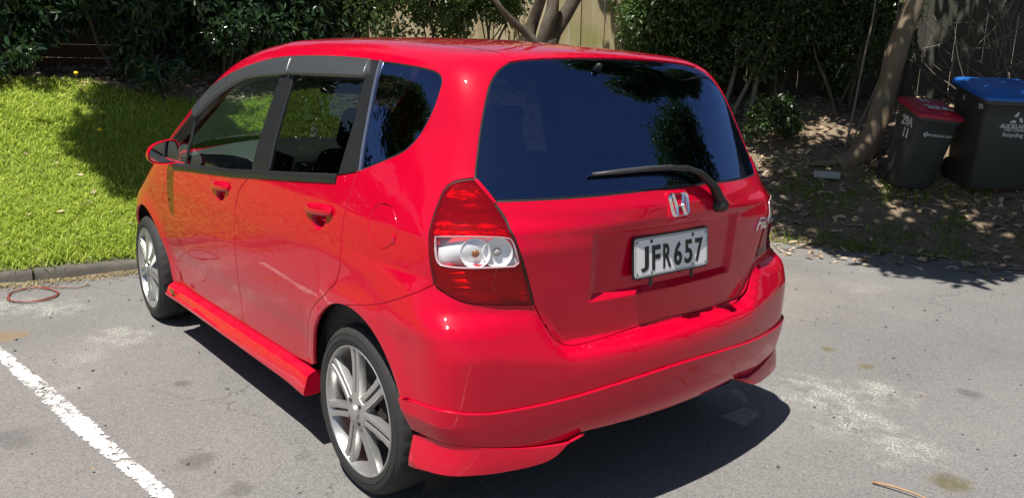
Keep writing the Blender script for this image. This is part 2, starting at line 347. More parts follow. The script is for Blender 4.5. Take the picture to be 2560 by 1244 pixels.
CV = dict(
win_top=[(1.9989,1.0130),(1.9382,1.0525),(1.8179,1.0921),(1.7193,1.1329),(1.6405,1.1843),(1.5227,1.2285),(1.3631,1.2707),(1.1977,1.2949),(1.0518,1.3097),(0.9084,1.3196),(0.8114,1.3235),(0.6454,1.3254),(0.4799,1.3253),(0.3258,1.3235),(0.1967,1.3203),(0.1133,1.3176),(0.0369,1.3103),(-0.0467,1.2945),(-0.0980,1.2787)],
qw_rear=[(-0.0980,1.2787),(-0.1157,1.2703),(-0.1269,1.2589),(-0.1293,1.2433),(-0.1203,1.2021),(-0.1019,1.1652),(-0.0876,1.1446),(-0.0682,1.1265),(-0.0481,1.1151),(0.0106,1.0953),(0.0818,1.0711)],
belt=[(0.0818,1.0711),(0.1217,1.0628),(0.1709,1.0537),(0.4804,1.0348),(0.8615,1.0138),(1.2571,0.9910),(1.7041,0.9605)],
belt_fr=[(1.7041,0.9605),(1.8656,0.9477),(2.0150,0.9403)],
win_fr=[(2.0150,0.9403),(2.0158,0.9807),(1.9989,1.0130)],
rd_rear=[(0.0841,1.0692),(0.0906,1.0338),(0.1008,0.9742),(0.1055,0.9053),(0.1029,0.8253),(0.1093,0.7618),(0.1362,0.7010),(0.2415,0.6334),(0.2987,0.5968),(0.3542,0.5361),(0.4027,0.4505),(0.4339,0.3596),(0.4269,0.3173)],
rd_bot=[(0.4269,0.3173),(0.6366,0.3062),(0.8868,0.2914),(1.1106,0.2770)],
fd_rear=[(0.8615,1.0138),(0.9284,0.9773),(0.9942,0.9281),(1.0215,0.8658),(1.0328,0.7788),(1.0471,0.6632),(1.0624,0.5438),(1.0863,0.4457),(1.1106,0.2770)],
fd_bot=[(1.1106,0.2770),(1.3727,0.2714),(1.7069,0.2741),(2.0748,0.2902)],
fd_front=[(2.0748,0.2902),(2.0771,0.3547),(2.0899,0.4363),(2.0857,0.6202),(2.0779,0.6898),(2.0468,0.7825),(1.9549,0.8760),(1.7041,0.9605)],
rarch=[(0.4269,0.3173),(0.3655,0.3315),(0.3561,0.4088),(0.3212,0.4813),(0.2671,0.5447),(0.2049,0.5943),(0.1347,0.6368),(0.0916,0.6593),(0.0528,0.6664),(0.0314,0.6664)],
rarch2=[(0.0314,0.6664),(-0.0021,0.6591),(-0.0328,0.6333),(-0.0612,0.5980),(-0.0918,0.5597),(-0.1185,0.5157),(-0.1305,0.4804)],
farch=[(2.2323,0.2836),(2.2126,0.3570),(2.2009,0.4179),(2.2306,0.4494),(2.2391,0.5247),(2.2415,0.5874),(2.2787,0.6244),(2.3293,0.6449),(2.3771,0.6482)],
seam_b=[(0.0314,0.6664),(-0.0389,0.7179),(-0.1063,0.7714),(-0.1487,0.8103),(-0.1725,0.8355)],
tl_out=[(-0.1725,0.8355),(-0.1659,0.8786),(-0.1611,0.9328),(-0.1577,0.9823),(-0.1592,1.0092),(-0.1662,1.0354),(-0.1738,1.0593),(-0.1854,1.0690),(-0.2022,1.0744),(-0.2221,1.0773)],
tl_bot=[(-0.1725,0.8355),(-0.1877,0.8155),(-0.2113,0.7959),(-0.2304,0.7868),(-0.2673,0.7795),(-0.2960,0.7729),(-0.3261,0.7680)],
tl_in=[(-0.3261,0.7680),(-0.3192,0.8195),(-0.3077,0.8930),(-0.2964,0.9590),(-0.2837,1.0061),(-0.2618,1.0348),(-0.2394,1.0610),(-0.2221,1.0773)],
gl_left=[(-0.2221,1.0773),(-0.2216,1.0940),(-0.2221,1.1154),(-0.2221,1.1569),(-0.2256,1.2067),(-0.2291,1.2479),(-0.2346,1.2671),(-0.2406,1.2842),(-0.2491,1.2984),(-0.2627,1.3158)],
gl_top=[(-0.2627,1.3158),(-0.3003,1.3363),(-0.3735,1.3608),(-0.4700,1.3830),(-0.5740,1.3958),(-0.6500,1.3978)],
gl_botc=[(-0.2221,1.0773),(-0.2340,1.0640),(-0.2459,1.0522),(-0.2582,1.0404)],
gl_bot=[(-0.2582,1.0404),(-0.2958,1.0419),(-0.3473,1.0436),(-0.4087,1.0459),(-0.5121,1.0504),(-0.5903,1.0533),(-0.6500,1.0533)],
tg_gap=[(-0.3261,0.7680),(-0.3363,0.7312),(-0.3471,0.6989),(-0.3612,0.6627),(-0.3745,0.6391),(-0.3889,0.6272),(-0.4065,0.6232),(-0.4606,0.6271),(-0.5466,0.6364),(-0.6500,0.6453)],
sp_side=[(-0.2627,1.3158),(-0.2494,1.3334),(-0.2330,1.3601)],
roof_edge=[(-0.2330,1.3601),(-0.2851,1.4300),(-0.4572,1.5345),(-0.8816,1.5915)],
ditch=[(-0.2330,1.3601),(-0.2255,1.3478),(-0.1482,1.3691),(-0.0544,1.3937),(0.0520,1.4106),(0.1542,1.4092)],
sk_top=[(-0.1305,0.4804),(-0.1812,0.4890),(-0.2122,0.4894),(-0.2439,0.4788),(-0.2764,0.4712),(-0.3721,0.4750),(-0.4951,0.4926),(-0.6088,0.5021),(-0.6500,0.5021)],
sk_mid=[(-0.1355,0.3575),(-0.1879,0.3785),(-0.2350,0.3756),(-0.2786,0.3547),(-0.3285,0.3381),(-0.3559,0.3331),(-0.3884,0.3289),(-0.4062,0.3374),(-0.4222,0.3453),(-0.4853,0.3403),(-0.6500,0.3368)],
wing=[(-0.1270,0.2508),(-0.1831,0.2778),(-0.2333,0.2859),(-0.2671,0.2795),(-0.3301,0.2779),(-0.3660,0.2894),(-0.3887,0.3242)],
arch3=[(-0.1305,0.4804),(-0.1385,0.4225),(-0.1355,0.3575)],
fuel=[(-0.0268,1.0182),(-0.0497,1.0182),(-0.0673,1.0114),(-0.0826,0.9825),(-0.0799,0.9400),(-0.0668,0.9114),(-0.0461,0.8935),(-0.0240,0.8976),(-0.0036,0.9165),(0.0082,0.9510),(0.0062,0.9953),(-0.0084,1.0128)],
bp_front=[(0.9162,1.3196),(0.8622,1.2698),(0.8776,1.1920),(0.8912,1.1088),(0.8955,1.0145)],
bp_mid=[(0.8114,1.3235),(0.7939,1.2740),(0.8202,1.1939),(0.8415,1.1006),(0.8568,1.0131)],
bp_rear=[(0.7656,1.3249),(0.7457,1.2610),(0.7483,1.1802),(0.7481,1.1056),(0.7326,1.0198)],
cp_front=[(0.1915,1.3204),(0.1787,1.2721),(0.1680,1.2072),(0.1673,1.1328),(0.1709,1.0537)],
cp_rear=[(0.1336,1.3185),(0.1196,1.2681),(0.1053,1.1781),(0.0953,1.1200),(0.0818,1.0711)],
fq_bar=[(1.7113,1.1358),(1.7025,1.0996),(1.6843,1.0562),(1.7041,0.9605)],
fvis_bot=[(1.6929,1.1233),(1.5806,1.1688),(1.4555,1.2092),(1.2944,1.2444),(1.1483,1.2610),(0.9943,1.2689),(0.7977,1.2739)],
rvis_bot=[(0.7754,1.2742),(0.4455,1.2761),(0.1762,1.2777)],
belt_top=[(0.1705,1.0635),(0.4895,1.0455),(0.8710,1.0264),(1.1956,1.0115),(1.6352,0.9846)],
tl_clear=[(-0.1728,0.9730),(-0.1985,0.9784),(-0.2331,0.9810),(-0.2827,0.9779),(-0.2890,0.9630),(-0.2942,0.9357),(-0.2996,0.8944),(-0.2667,0.8945),(-0.2165,0.8925),(-0.1920,0.8944),(-0.1811,0.8981),(-0.1754,0.9223)],
hand1=[(1.3081,0.8934),(1.2362,0.9165),(1.0950,0.9305),(1.0983,0.8977),(1.1288,0.8730),(1.3056,0.8651)],
hand2=[(0.3560,0.9423),(0.3388,0.9647),(0.2854,0.9778),(0.1505,0.9868),(0.1598,0.9599),(0.1778,0.9367),(0.3618,0.9243)],
recess=[(-0.4404,0.9504),(-0.4516,0.8699),(-0.4717,0.8076),(-0.4845,0.7877),(-0.5057,0.7709),(-0.6078,0.7566),(-0.6500,0.7566)],
sill_badge=[(2.2169,0.2091),(2.0862,0.2188),(2.0846,0.2354)])
# ---------------------------------------------------------------- panels cut out of the body shape
def top_pt(x, y, off=0.0):
    x = np.asarray(x, float); y = np.asarray(y, float); lo = np.full(x.shape, .45); hi = np.full(x.shape, 1.75)
    for _ in range(34):
        m = (lo+hi)/2; ins = body_f(x, y, m) < 0; lo = np.where(ins, m, lo); hi = np.where(ins, hi, m)
    return np.stack([x, y, (lo+hi)/2 + off], -1)
def dens(poly, h=.010, closed=True):
    out = []; n = len(poly)
    for i in range(n if closed else n-1):
        a = np.array(poly[i], float); b = np.array(poly[(i+1) % n], float); k = max(1, int(np.ceil(np.linalg.norm(b-a)/h)))
        for j in range(k): out.append(a + (b-a)*j/k)
    if not closed: out.append(np.array(poly[-1], float))
    return np.array(out)
def smooth_curve(c, it=2):
    c = [np.array(p, float) for p in c]
    for _ in range(it):
        if len(c) < 3: break
        d = [c[0]]
        for i in range(len(c)-1):
            a, b = c[i], c[i+1]
            if i > 0: d.append(a*.75 + b*.25)
            if i < len(c)-2: d.append(a*.25 + b*.75)
        d.append(c[-1]); c = d
    return [tuple(p) for p in c]
def seg(name, a=None, b=None, rev=False, sm=2):
    c = CV[name][a:b]; c = smooth_curve(c, sm)
    return c[::-1] if rev else c
def join(*cs):
    out = []
    for c in cs:
        for p in c:
            if not out or abs(p[0]-out[-1][0]) + abs(p[1]-out[-1][1]) > 1e-4: out.append(tuple(p))
    if abs(out[0][0]-out[-1][0]) + abs(out[0][1]-out[-1][1]) < 1e-4: out.pop()
    return out
def pip(P, poly):
    x, y = P[:, 0], P[:, 1]; ins = np.zeros(len(P), bool); n = len(poly)
    for i in range(n):
        x1, y1 = poly[i]; x2, y2 = poly[(i+1) % n]
        c = ((y1 > y) != (y2 > y)); 
        with np.errstate(divide='ignore', invalid='ignore'): xi = (x2-x1)*(y-y1)/(y2-y1) + x1
        ins ^= c & (x < xi)
    return ins
def dist_poly(P, poly):
    d = np.full(len(P), 9.0); n = len(poly)
    for i in range(n):
        a = poly[i]; b = poly[(i+1) % n]; ab = b-a; L = ab@ab + 1e-12
        t = np.clip(((P-a)@ab)/L, 0, 1); q = P - (a + t[:, None]*ab); d = np.minimum(d, np.hypot(q[:, 0], q[:, 1]))
    return d
def inset(poly, g):
    poly = np.array(poly); a = np.roll(poly, 1, 0); b = np.roll(poly, -1, 0)
    area = np.sum(poly[:, 0]*b[:, 1] - b[:, 0]*poly[:, 1]); sg = 1 if area > 0 else -1
    e1 = poly - a; e2 = b - poly
    n1 = np.stack([-e1[:, 1], e1[:, 0]], 1)/(np.linalg.norm(e1, axis=1, keepdims=True)+1e-9)
    n2 = np.stack([-e2[:, 1], e2[:, 0]], 1)/(np.linalg.norm(e2, axis=1, keepdims=True)+1e-9)
    n = n1 + n2; n /= np.maximum((n*n).sum(1, keepdims=True)/2, .35)
    return poly + sg*g*n
PCACHE = {}
def panel_data(poly, chart='side', off=0.0, gap=.0018, h=.018, flange=.014, disp=None, holes=(), hv=None):
    P = inset(dens(poly, h*.75), gap); loops = [P] + [inset(dens(q, h*.5), -gap*.6) for q in holes]
    hv = hv or h
    u = np.arange(P[:, 0].min(), P[:, 0].max(), h); v = np.arange(P[:, 1].min(), P[:, 1].max(), hv)
    U, Vv = np.meshgrid(u, v); U = U + (np.arange(len(v)) % 2)[:, None]*h*.5; G = np.stack([U.ravel(), Vv.ravel()], 1)
    keep = pip(G, P)
    for q in loops[1:]: keep &= ~pip(G, q)
    G = G[keep]
    for q in loops: G = G[dist_poly(G, q) > min(h, hv)*.5]
    pts = np.concatenate(loops + [G]); ed = []; b0 = 0
    for q in loops: ed += [(b0+i, b0+(i+1) % len(q)) for i in range(len(q))]; b0 += len(q)
    r = delaunay_2d_cdt([Vector(p) for p in pts], ed, [], 0, 1e-7)
    vs = np.array([tuple(p) for p in r[0]]); F = np.array([f for f in r[2]], int)
    cen = vs[F].mean(1); ok = pip(cen, P)
    for q in loops[1:]: ok &= ~pip(cen, q)
    F = F[ok]; used = np.unique(F); mp = -np.ones(len(vs), int); mp[used] = np.arange(len(used)); vs = vs[used]; F = mp[F]
    def ev(s, t):
        o = off + (disp(s, t) if disp else 0.0)
        if chart == 'side': return chart_pt(s, t, o)
        return top_pt(s, t, o)
    e = .0015; s, t = vs[:, 0], vs[:, 1]; X = ev(s, t)
    N = np.cross(ev(s+e, t) - ev(s-e, t), ev(s, t+e) - ev(s, t-e)); N /= np.linalg.norm(N, axis=1, keepdims=True) + 1e-12
    D = chart_ray(s, t)[1] if chart == 'side' else np.array([[0, 0, 1.]])
    N *= np.where((N*D).sum(1, keepdims=True) < 0, -1, 1)
    fn = np.cross(X[F[:, 1]] - X[F[:, 0]], X[F[:, 2]] - X[F[:, 0]])
    flip = (fn*N[F[:, 0]]).sum(1) < 0; F[flip] = F[flip][:, ::-1]
    verts = list(X); nor = list(N); faces = [tuple(f) for f in F]
    if flange:
        cnt = {}
        for f in faces:
            for i in range(3): cnt[(f[i], f[(i+1) % 3])] = 1
        be = [k for k in cnt if (k[1], k[0]) not in cnt]; O = {}
        for a, b in be:
            o = np.cross(X[b]-X[a], N[a]); o /= np.linalg.norm(o) + 1e-12
            for w in (a, b): O[w] = O.get(w, 0) + o
        ia = {}; ib = {}
        for w, o in O.items():
            o = o/(np.linalg.norm(o) + 1e-9)
            ia[w] = len(verts); verts.append(X[w] + o*.0012 - N[w]*.0012); nor.append((N[w]+o)/1.4142)
            ib[w] = len(verts); verts.append(X[w] + o*.0013 - N[w]*flange); nor.append(o)
        for a, b in be:
            faces.append((b, a, ia[a], ia[b])); faces.append((ia[b], ia[a], ib[a], ib[b]))
    return np.array(verts), faces, np.array(nor)
def panel(name, poly, mat, parent, both=False, **kw):
    V, F, N = panel_data(poly, **kw); pl = parent if isinstance(parent, (list, tuple)) else (parent, parent)
    o = mesh_obj(name, V, F, mat, pl[0], normals=N)
    if not both: return o
    m = np.array([1, -1, 1]); r = mesh_obj(name, V*m, [f[::-1] for f in F], mat, pl[1], normals=N*m)
    return o, r
def sym_rear(c): return join(c, [(-1.3-s, v) for s, v in c[::-1]])
def mirror_r(c): return [(-1.3-s, v) for s, v in c]
def surf_at(s, v):
    s = np.atleast_1d(np.array(s, float)); v = np.atleast_1d(np.array(v, float)); e = .003
    X = chart_pt(s, v); N = np.cross(chart_pt(s+e, v)-chart_pt(s-e, v), chart_pt(s, v+e)-chart_pt(s, v-e))
    N /= np.linalg.norm(N, axis=1, keepdims=True); D = chart_ray(s, v)[1]; N *= np.where((N*D).sum(1, keepdims=True) < 0, -1, 1)
    return X, N
def strip(name, curve, width, off, mat, parent, both=False, crown=.0, shift=0.0, depth=.006, closed=False, chart='side', h=.012):
    """a moulding or seal that follows a curve on the body"""
    c = dens(curve, h, closed); T = (np.roll(c, -1, 0) - np.roll(c, 1, 0))
    if not closed: T[0] = c[1]-c[0]; T[-1] = c[-1]-c[-2]
    if chart == 'side': X, N = surf_at(c[:, 0], c[:, 1]); 
    else:
        e = .003; X = top_pt(c[:, 0], c[:, 1]); N = np.cross(top_pt(c[:, 0]+e, c[:, 1])-X, top_pt(c[:, 0], c[:, 1]+e)-X); N /= np.linalg.norm(N, axis=1, keepdims=True)
    t3 = np.roll(X, -1, 0) - np.roll(X, 1, 0)
    if not closed: t3[0] = X[1]-X[0]; t3[-1] = X[-1]-X[-2]
    t3 /= np.linalg.norm(t3, axis=1, keepdims=True) + 1e-12
    B = np.cross(N, t3); B /= np.linalg.norm(B, axis=1, keepdims=True)
    prof = [(-.5, -depth), (-.5, 0), (-.28, crown), (.28, crown), (.5, 0), (.5, -depth)]; V = []; F = []; n = len(c); k = len(prof)
    for i in range(n):
        for a, b in prof: V.append(X[i] + B[i]*(a*width + shift) + N[i]*(off + b))
    for i in range(n if closed else n-1):
        j = (i+1) % n
        for q in range(k-1): F.append((i*k+q, i*k+q+1, j*k+q+1, j*k+q))
    if not closed: F += [tuple(range(k)), tuple((n-1)*k + q for q in range(k-1, -1, -1))]
    pl = parent if isinstance(parent, (list, tuple)) else (parent, parent)
    V = np.array(V); o = mesh_obj(name, V, F, mat, pl[0]); o.data.set_sharp_from_angle(angle=math.radians(40))
    if both:
        r = mesh_obj(name, V*np.array([1, -1, 1]), [f[::-1] for f in F], mat, pl[1]); r.data.set_sharp_from_angle(angle=math.radians(40)); return o, r
    return o
def mir(o, parent):
    """a mirrored copy of a finished part for the other side of the car"""
    me = o.data.copy(); co = np.zeros(len(me.vertices)*3, np.float32); me.vertices.foreach_get('co', co); co = co.reshape(-1, 3); co[:, 1] *= -1
    me.vertices.foreach_set('co', co.ravel()); me.flip_normals(); me.update()
    c = o.copy(); c.data = me; COL.objects.link(c); c.parent = parent; return c

car = tag(empty('parked_car'), 'shiny red five-door hatchback parked on the grey asphalt beside the lawn', 'car')
# tidy up the A-pillar end of the window line and cut the wheel arches as true circles
CV['win_top'][0:6] = [(2.062,1.009), (1.98,1.046), (1.87,1.094), (1.76,1.146), (1.665,1.193), (1.5675,1.2322)]
CV['win_fr'][-1] = (2.062, 1.009)
def arc(cx, r, a0, a1, n=26): return [(cx + r*math.cos(math.radians(a0+(a1-a0)*i/n)), .2965 + r*math.sin(math.radians(a0+(a1-a0)*i/n))) for i in range(n+1)]
def xz2sv(c):
    out = []
    for x, z in c:
        lo, hi = .3, 1.1
        for _ in range(40):
            m = (lo+hi)/2
            if body_f(np.array(x), np.array(m), np.array(z)) < 0: lo = m
            else: hi = m
        s, v = chart_inv((x, m, z)); out.append((float(s), float(v)))
    return out
RA = .374; FA = .362
rarch_q = xz2sv(arc(0, RA, 8, 85))      # quarter panel part of the rear arch, front to top
rarch_b = xz2sv(arc(0, RA, 85, 152))    # bumper part of the rear arch
arch3 = xz2sv(arc(0, RA, 152, 168, 6))
farch = xz2sv(arc(2.45, FA, 178, 2))    # front arch, rear to front
CV['rd_rear'][-1] = (rarch_q[0][0] + .055, rarch_q[0][1] - .018); CV['rd_bot'][0] = CV['rd_rear'][-1]
CV['seam_b'][0] = rarch_b[0]; CV['sk_top'][0] = rarch_b[-1]
CV['fd_front'] = [(2.10,.284), (2.098,.36), (2.096,.45), (2.092,.62), (2.082,.70), (2.05,.79), (1.965,.875), (1.86,.925), (1.7041,.9605)]
CV['fd_bot'][-1] = CV['fd_front'][0]
# upper edges given as car x, y; heights follow from the body shape
def xy2sv(c):
    P = top_pt([p[0] for p in c], [p[1] for p in c]); s, v = chart_inv(P); return list(zip(s.tolist(), v.tolist()))
ditch_xy = [(-.242,.424), (-.12,.446), (.0,.458), (.211,.473), (.6,.485), (1.1,.488), (1.45,.480), (1.60,.470)]
ws_xy = [(1.60,.470), (1.80,.505), (2.05,.553), (2.25,.590), (2.42,.625)]
hood_xy = [(2.42,.625), (2.60,.645), (2.80,.63), (2.93,.56), (3.00,.46)]
ditch = xy2sv(ditch_xy); wsl = xy2sv(ws_xy); hoodl = xy2sv(hood_xy)
CV['sp_side'][-1] = ditch[0]; CV['roof_edge'][0] = ditch[0]
# ---- body shell: side panels, doors, wings, bumpers
door_top = [(1.7041,.9605), (2.0,.955)]
side_poly = join(CV['rd_rear'][::1] and seg('rd_rear'), rarch_q, seg('seam_b'), seg('tl_out'), seg('gl_left'), seg('sp_side', sm=0), ditch, wsl,
                 [(2.30,.975)], seg('win_fr', rev=True)[::-1] and [], [(2.10,.965)], [(1.7041,.9605)], seg('belt_fr', sm=0), seg('win_fr', sm=0), seg('win_top', sm=1), seg('qw_rear'))
side_poly[0] = CV['rd_rear'][0]
fuel = smooth_curve(CV['fuel'] + CV['fuel'][:1], 2)[:-1]
sideL = panel('side_panel', side_poly, PAINT, car, holes=[fuel], h=.017)
V, F, N = panel_data(side_poly, h=.02); M3 = np.array([1, -1, 1]); sideR = mesh_obj('side_panel', V*M3, [f[::-1] for f in F], PAINT, car, normals=N*M3)
fl = panel('fuel_flap', fuel, PAINT, car, False, h=.014, gap=.0022)
mb = MB(); X, N = surf_at([-.075], [.935]); mb.box(X[0]+N[0]*.001, (.020, .008, .026)); mb.build('flap_tab', PAINT, fl, bevel=.004)
def cup(s0, v0):
    def f(s, v):
        r = np.hypot((s-s0)/.048, (v-v0)/.036); t = np.clip((1.1-r)/.5, 0, 1); return -.030*t*t*(3-2*t)
    return f
rdL, rdR = panel('rear_door', join(seg('belt', 0, 5, sm=1)[::-1] and seg('belt', 0, 5, sm=1), seg('fd_rear'), seg('rd_bot', rev=True, sm=1), seg('rd_rear', rev=True)), PAINT, car, True, disp=cup(.2525,.930), h=.012, gap=.004)
fdL, fdR = panel('front_door', join(seg('belt', 4, 7, sm=1), seg('fd_front', rev=True), seg('fd_bot', rev=True, sm=1), seg('fd_rear', rev=True)), PAINT, car, True, disp=cup(1.2025,.893), h=.012, gap=.004)
fender_poly = join([(1.7041,.9605)], seg('fd_front', rev=True)[0:0], [(2.10,.965), (2.30,.975)], hoodl, [(2.93,.60), (2.91,.44)], farch[::-1], [(2.10,.30)], seg('fd_front'))
panel('front_wing', fender_poly, PAINT, car, True, h=.02)
bump_half = join(rarch_b[::-1], seg('seam_b'), seg('tl_bot'), seg('tg_gap'))
bump_poly = join([(a_, b_-.022) for a_, b_ in CV['sk_top'][::-1]], xz2sv(arc(0, RA, 153, 156, 2))[::-1], rarch_b[::-1], seg('seam_b'), seg('tl_bot'), seg('tg_gap'))
bump = panel('rear_bumper', join(bump_poly, mirror_r(bump_poly)[::-1]), PAINT, car, h=.018, hv=.008)
def band_d(s, v): return .011 + .010*np.clip((.375 - v)/.05, 0, 1)*0
sk_half = join(seg('sk_top', sm=1)[::-1], arch3, seg('sk_mid', 1, None, sm=1))
skirt = panel('rear_bumper_skirt', join(sk_half, mirror_r(sk_half)[::-1]), PAINT, car, disp=lambda s, v: .012 - .014*np.clip((.40 - v)/.06, 0, 1)**2*(np.clip((np.minimum(-s, 1.3+s)-.33)/.1,0,1)), h=.018, hv=.01, flange=.03)
wing_poly = join(seg('sk_mid', 0, 9, sm=1)[::-1], seg('wing'))
for sgn in (1, -1):
    wp = wing_poly if sgn > 0 else mirror_r(wing_poly)
    panel('bumper_wing', wp, PAINT, car, disp=lambda s, v: .0125 + .034*np.clip((.366 - v)/.09, 0, 1), h=.014, hv=.008, flange=.05)
fb_half = join([(2.81,.24)], [p for p in farch[::-1][:4]], [(2.91,.44), (2.93,.60)], [hoodl[-2]], [hoodl[-1]], xy2sv([(3.04,.3), (3.06,0.0)]))
fb_half = [(min(s, 3.0), v) for s, v in fb_half]; fbp = join([(3.0,.24)], fb_half)
panel('front_bumper', join(fb_half, [(6.0-s, v) for s, v in fb_half[::-1]]), PAINT, car, h=.035)
# ---- roof, windscreen, bonnet
rc = join(ditch_xy[::-1], [(-.19,.298), (-.15,.2), (-.129,.111), (-.118,0)])
roof_half = join([(1.70,0), (1.68,.25)], rc)
panel('roof', join(roof_half, [(x, -y) for x, y in roof_half[::-1]]), PAINT, car, chart='top', h=.03)
ws_half = join([(1.715,0), (1.695,.25)], ws_xy, [(2.50,.45), (2.545,.2), (2.55,0)])
panel('windscreen', join(ws_half, [(x, -y) for x, y in ws_half[::-1]]), GL_W, car, chart='top', h=.04, off=-.003, flange=0)
hd_half = join([(2.56,0), (2.555,.2), (2.51,.45)], hood_xy, [(3.045,.3), (3.07,0)])
panel('bonnet', join(hd_half, [(x, -y) for x, y in hd_half[::-1]]), PAINT, car, chart='top', h=.04)
strip('roof_ditch_moulding', ditch_xy[:7], .011, -.001, BLACK, car, True, chart='top', crown=.001)
# ---- tailgate with a plate recess
def rec(s, v):
    d = np.minimum(.215 - np.abs(s + .650), np.minimum((v - .752)*.55, (.965 - v)*1.5))
    return -.016*np.clip(d/.010, 0, 1)
ledge = lambda s, v: rec(s, v)
tg_half = join(seg('gl_bot', rev=True, sm=1), seg('gl_botc', rev=True, sm=1), seg('tl_in', rev=True), seg('tg_gap'))
tg = panel('tailgate', join(tg_half, mirror_r(tg_half)[::-1]), PAINT, car, disp=ledge, h=.0095, hv=.0075)
re_half = [p for p in CV['roof_edge'][:2]]; re_half = xy2sv([(-.242,.424), (-.19,.298), (-.15,.2), (-.129,.111), (-.118,0)])
sp_half = join(re_half[::-1], seg('sp_side', sm=0)[::-1], seg('gl_top', sm=1)); 
spo = panel('tailgate_spoiler', join(sp_half, mirror_r(sp_half)[::-1]), PAINT, car, h=.016, disp=lambda s, v: .004 + 0*s)
gl_half = join(seg('gl_top', rev=True, sm=1), seg('gl_left', rev=True), seg('gl_botc'), seg('gl_bot', sm=1))
rg = panel('rear_window', join(gl_half, mirror_r(gl_half)[::-1]), GL_B, tg, h=.02, off=-.002, gap=.004, flange=.004)
glc = join(gl_half, mirror_r(gl_half)[::-1])
strip('window_seal', glc, .010, -.004, BLACK, tg, closed=True, crown=.001, h=.008)
# black printed border of the rear glass
# ---- windows
WT = CV['win_top']
gfd = join(seg('win_top', 3, 11, sm=1)[:-1], [CV['bp_front'][0]], seg('bp_front', 1, None, sm=1), seg('belt', 4, 7, sm=1), [CV['belt'][6]], seg('fq_bar', rev=True, sm=1))
wfd = panel('door_window', gfd, GL_F, (fdL, fdR), True, off=-.013, gap=-.006, h=.03, flange=0)
tri = join(seg('belt_fr', sm=0), seg('win_fr', sm=0), seg('win_top', 0, 4, sm=1), seg('fq_bar', sm=1))
panel('quarter_light', tri, GL_F, (fdL, fdR), True, off=-.010, gap=-.003, h=.03, flange=0)
strip('quarter_light_bar', CV['fq_bar'], .030, -.004, BLACK, (fdL, fdR), True, crown=.003)
strip('window_frame', CV['win_top'][0:11], .026, -.006, BLACK, (fdL, fdR), True, shift=-.012)
strip('window_frame', CV['win_top'][10:15], .020, -.005, BLACK, (rdL, rdR), True, shift=-.008)
panel('pillar_trim', join(seg('bp_front', sm=1), [CV['bp_mid'][-1]], seg('bp_mid', rev=True, sm=1)), BLACK, (fdL, fdR), True, off=-.002, h=.02, gap=.0012)
panel('pillar_trim', join(seg('bp_mid', sm=1), [CV['bp_rear'][-1]], seg('bp_rear', rev=True, sm=1)), BLACK, (rdL, rdR), True, off=-.002, h=.02, gap=.0012)
grd = join(seg('win_top', 11, 15, sm=1), seg('cp_front', 1, None, sm=1), seg('belt', 2, 5, sm=1), seg('bp_rear', rev=True, sm=1))
panel('door_window', grd, GL_R, (rdL, rdR), True, off=-.012, gap=-.006, h=.03, flange=0)
panel('pillar_trim', join(seg('cp_front', sm=1), seg('belt', 0, 3, rev=True, sm=0), seg('cp_rear', rev=True, sm=1)), BLACK, (rdL, rdR), True, off=-.001, h=.02, gap=.001)
gq = join(seg('win_top', 15, 19, sm=1), seg('qw_rear'), seg('cp_rear', rev=True, sm=1))
panel('quarter_window', gq, GL_Q, (sideL, sideR), True, off=-.003, gap=.003, h=.02, flange=.004)
strip('window_seal', join(gq), .007, -.003, BLACK, (sideL, sideR), True, closed=True)
strip('chrome_edge_trim', smooth_curve([(s-.006, v) for s, v in CV['cp_rear']], 1), .007, .002, plain('satin_trim', (.55,.56,.58), .25, .9), (sideL, sideR), True, crown=.003)
strip('belt_moulding', seg('belt', 2, 5, sm=1), .034, .003, BLACK, (rdL, rdR), True, crown=.004, shift=.013)
strip('belt_moulding', join(seg('belt', 4, 7, sm=1), CV['belt_fr'][:2]), .034, .003, BLACK, (fdL, fdR), True, crown=.004, shift=.013)
vis_f = join(seg('win_top', 3, 10, sm=1), [(CV['win_top'][10][0]+.012, CV['win_top'][10][1]-.001)], [CV['fvis_bot'][-1]], seg('fvis_bot', rev=True))
panel('window_visor', vis_f, SMOKE, (fdL, fdR), True, disp=lambda s, v: .003 + .009*np.clip((1.335 - .00*s - v)/.07, 0, 1), gap=.0, h=.018, flange=.022)
vis_r = join([(CV['win_top'][10][0]-.012, CV['win_top'][10][1])], seg('win_top', 11, 15, sm=1), seg('rvis_bot', rev=True, sm=1))
panel('window_visor', vis_r, SMOKE, (rdL, rdR), True, disp=lambda s, v: .003 + .014*np.clip((1.328 - v)/.055, 0, 1), gap=.0, h=.018, flange=.024)
# dark channel behind every shut line
for nm, cv, par in (('door_seal', seg('rd_rear'), (rdL, rdR)), ('door_seal', seg('fd_rear'), (fdL, fdR)), ('door_seal', seg('fd_front'), (fdL, fdR)),
                    ('door_seal', join(seg('fd_bot', rev=True)), (fdL, fdR)), ('door_seal', join(seg('rd_bot', rev=True)), (rdL, rdR)), ('bumper_seam', seg('seam_b'), (sideL, sideR))):
    strip(nm, cv, .024, -.010, GAP, par, True, depth=.003)
strip('flap_seal', fuel, .02, -.008, GAP, fl, closed=True, depth=.003)
tgl = join(seg('sp_side', sm=0)[::-1], seg('gl_left', rev=True), [CV['tl_in'][-1]], seg('tl_in', rev=True), seg('tg_gap')); 
strip('tailgate_seal', join(tgl, mirror_r(tgl)[::-1]), .013, -.014, GAP, tg, depth=.003)
strip('tailgate_seal', join(re_half, mirror_r(re_half)[::-1]), .022, -.008, GAP, tg, depth=.003)
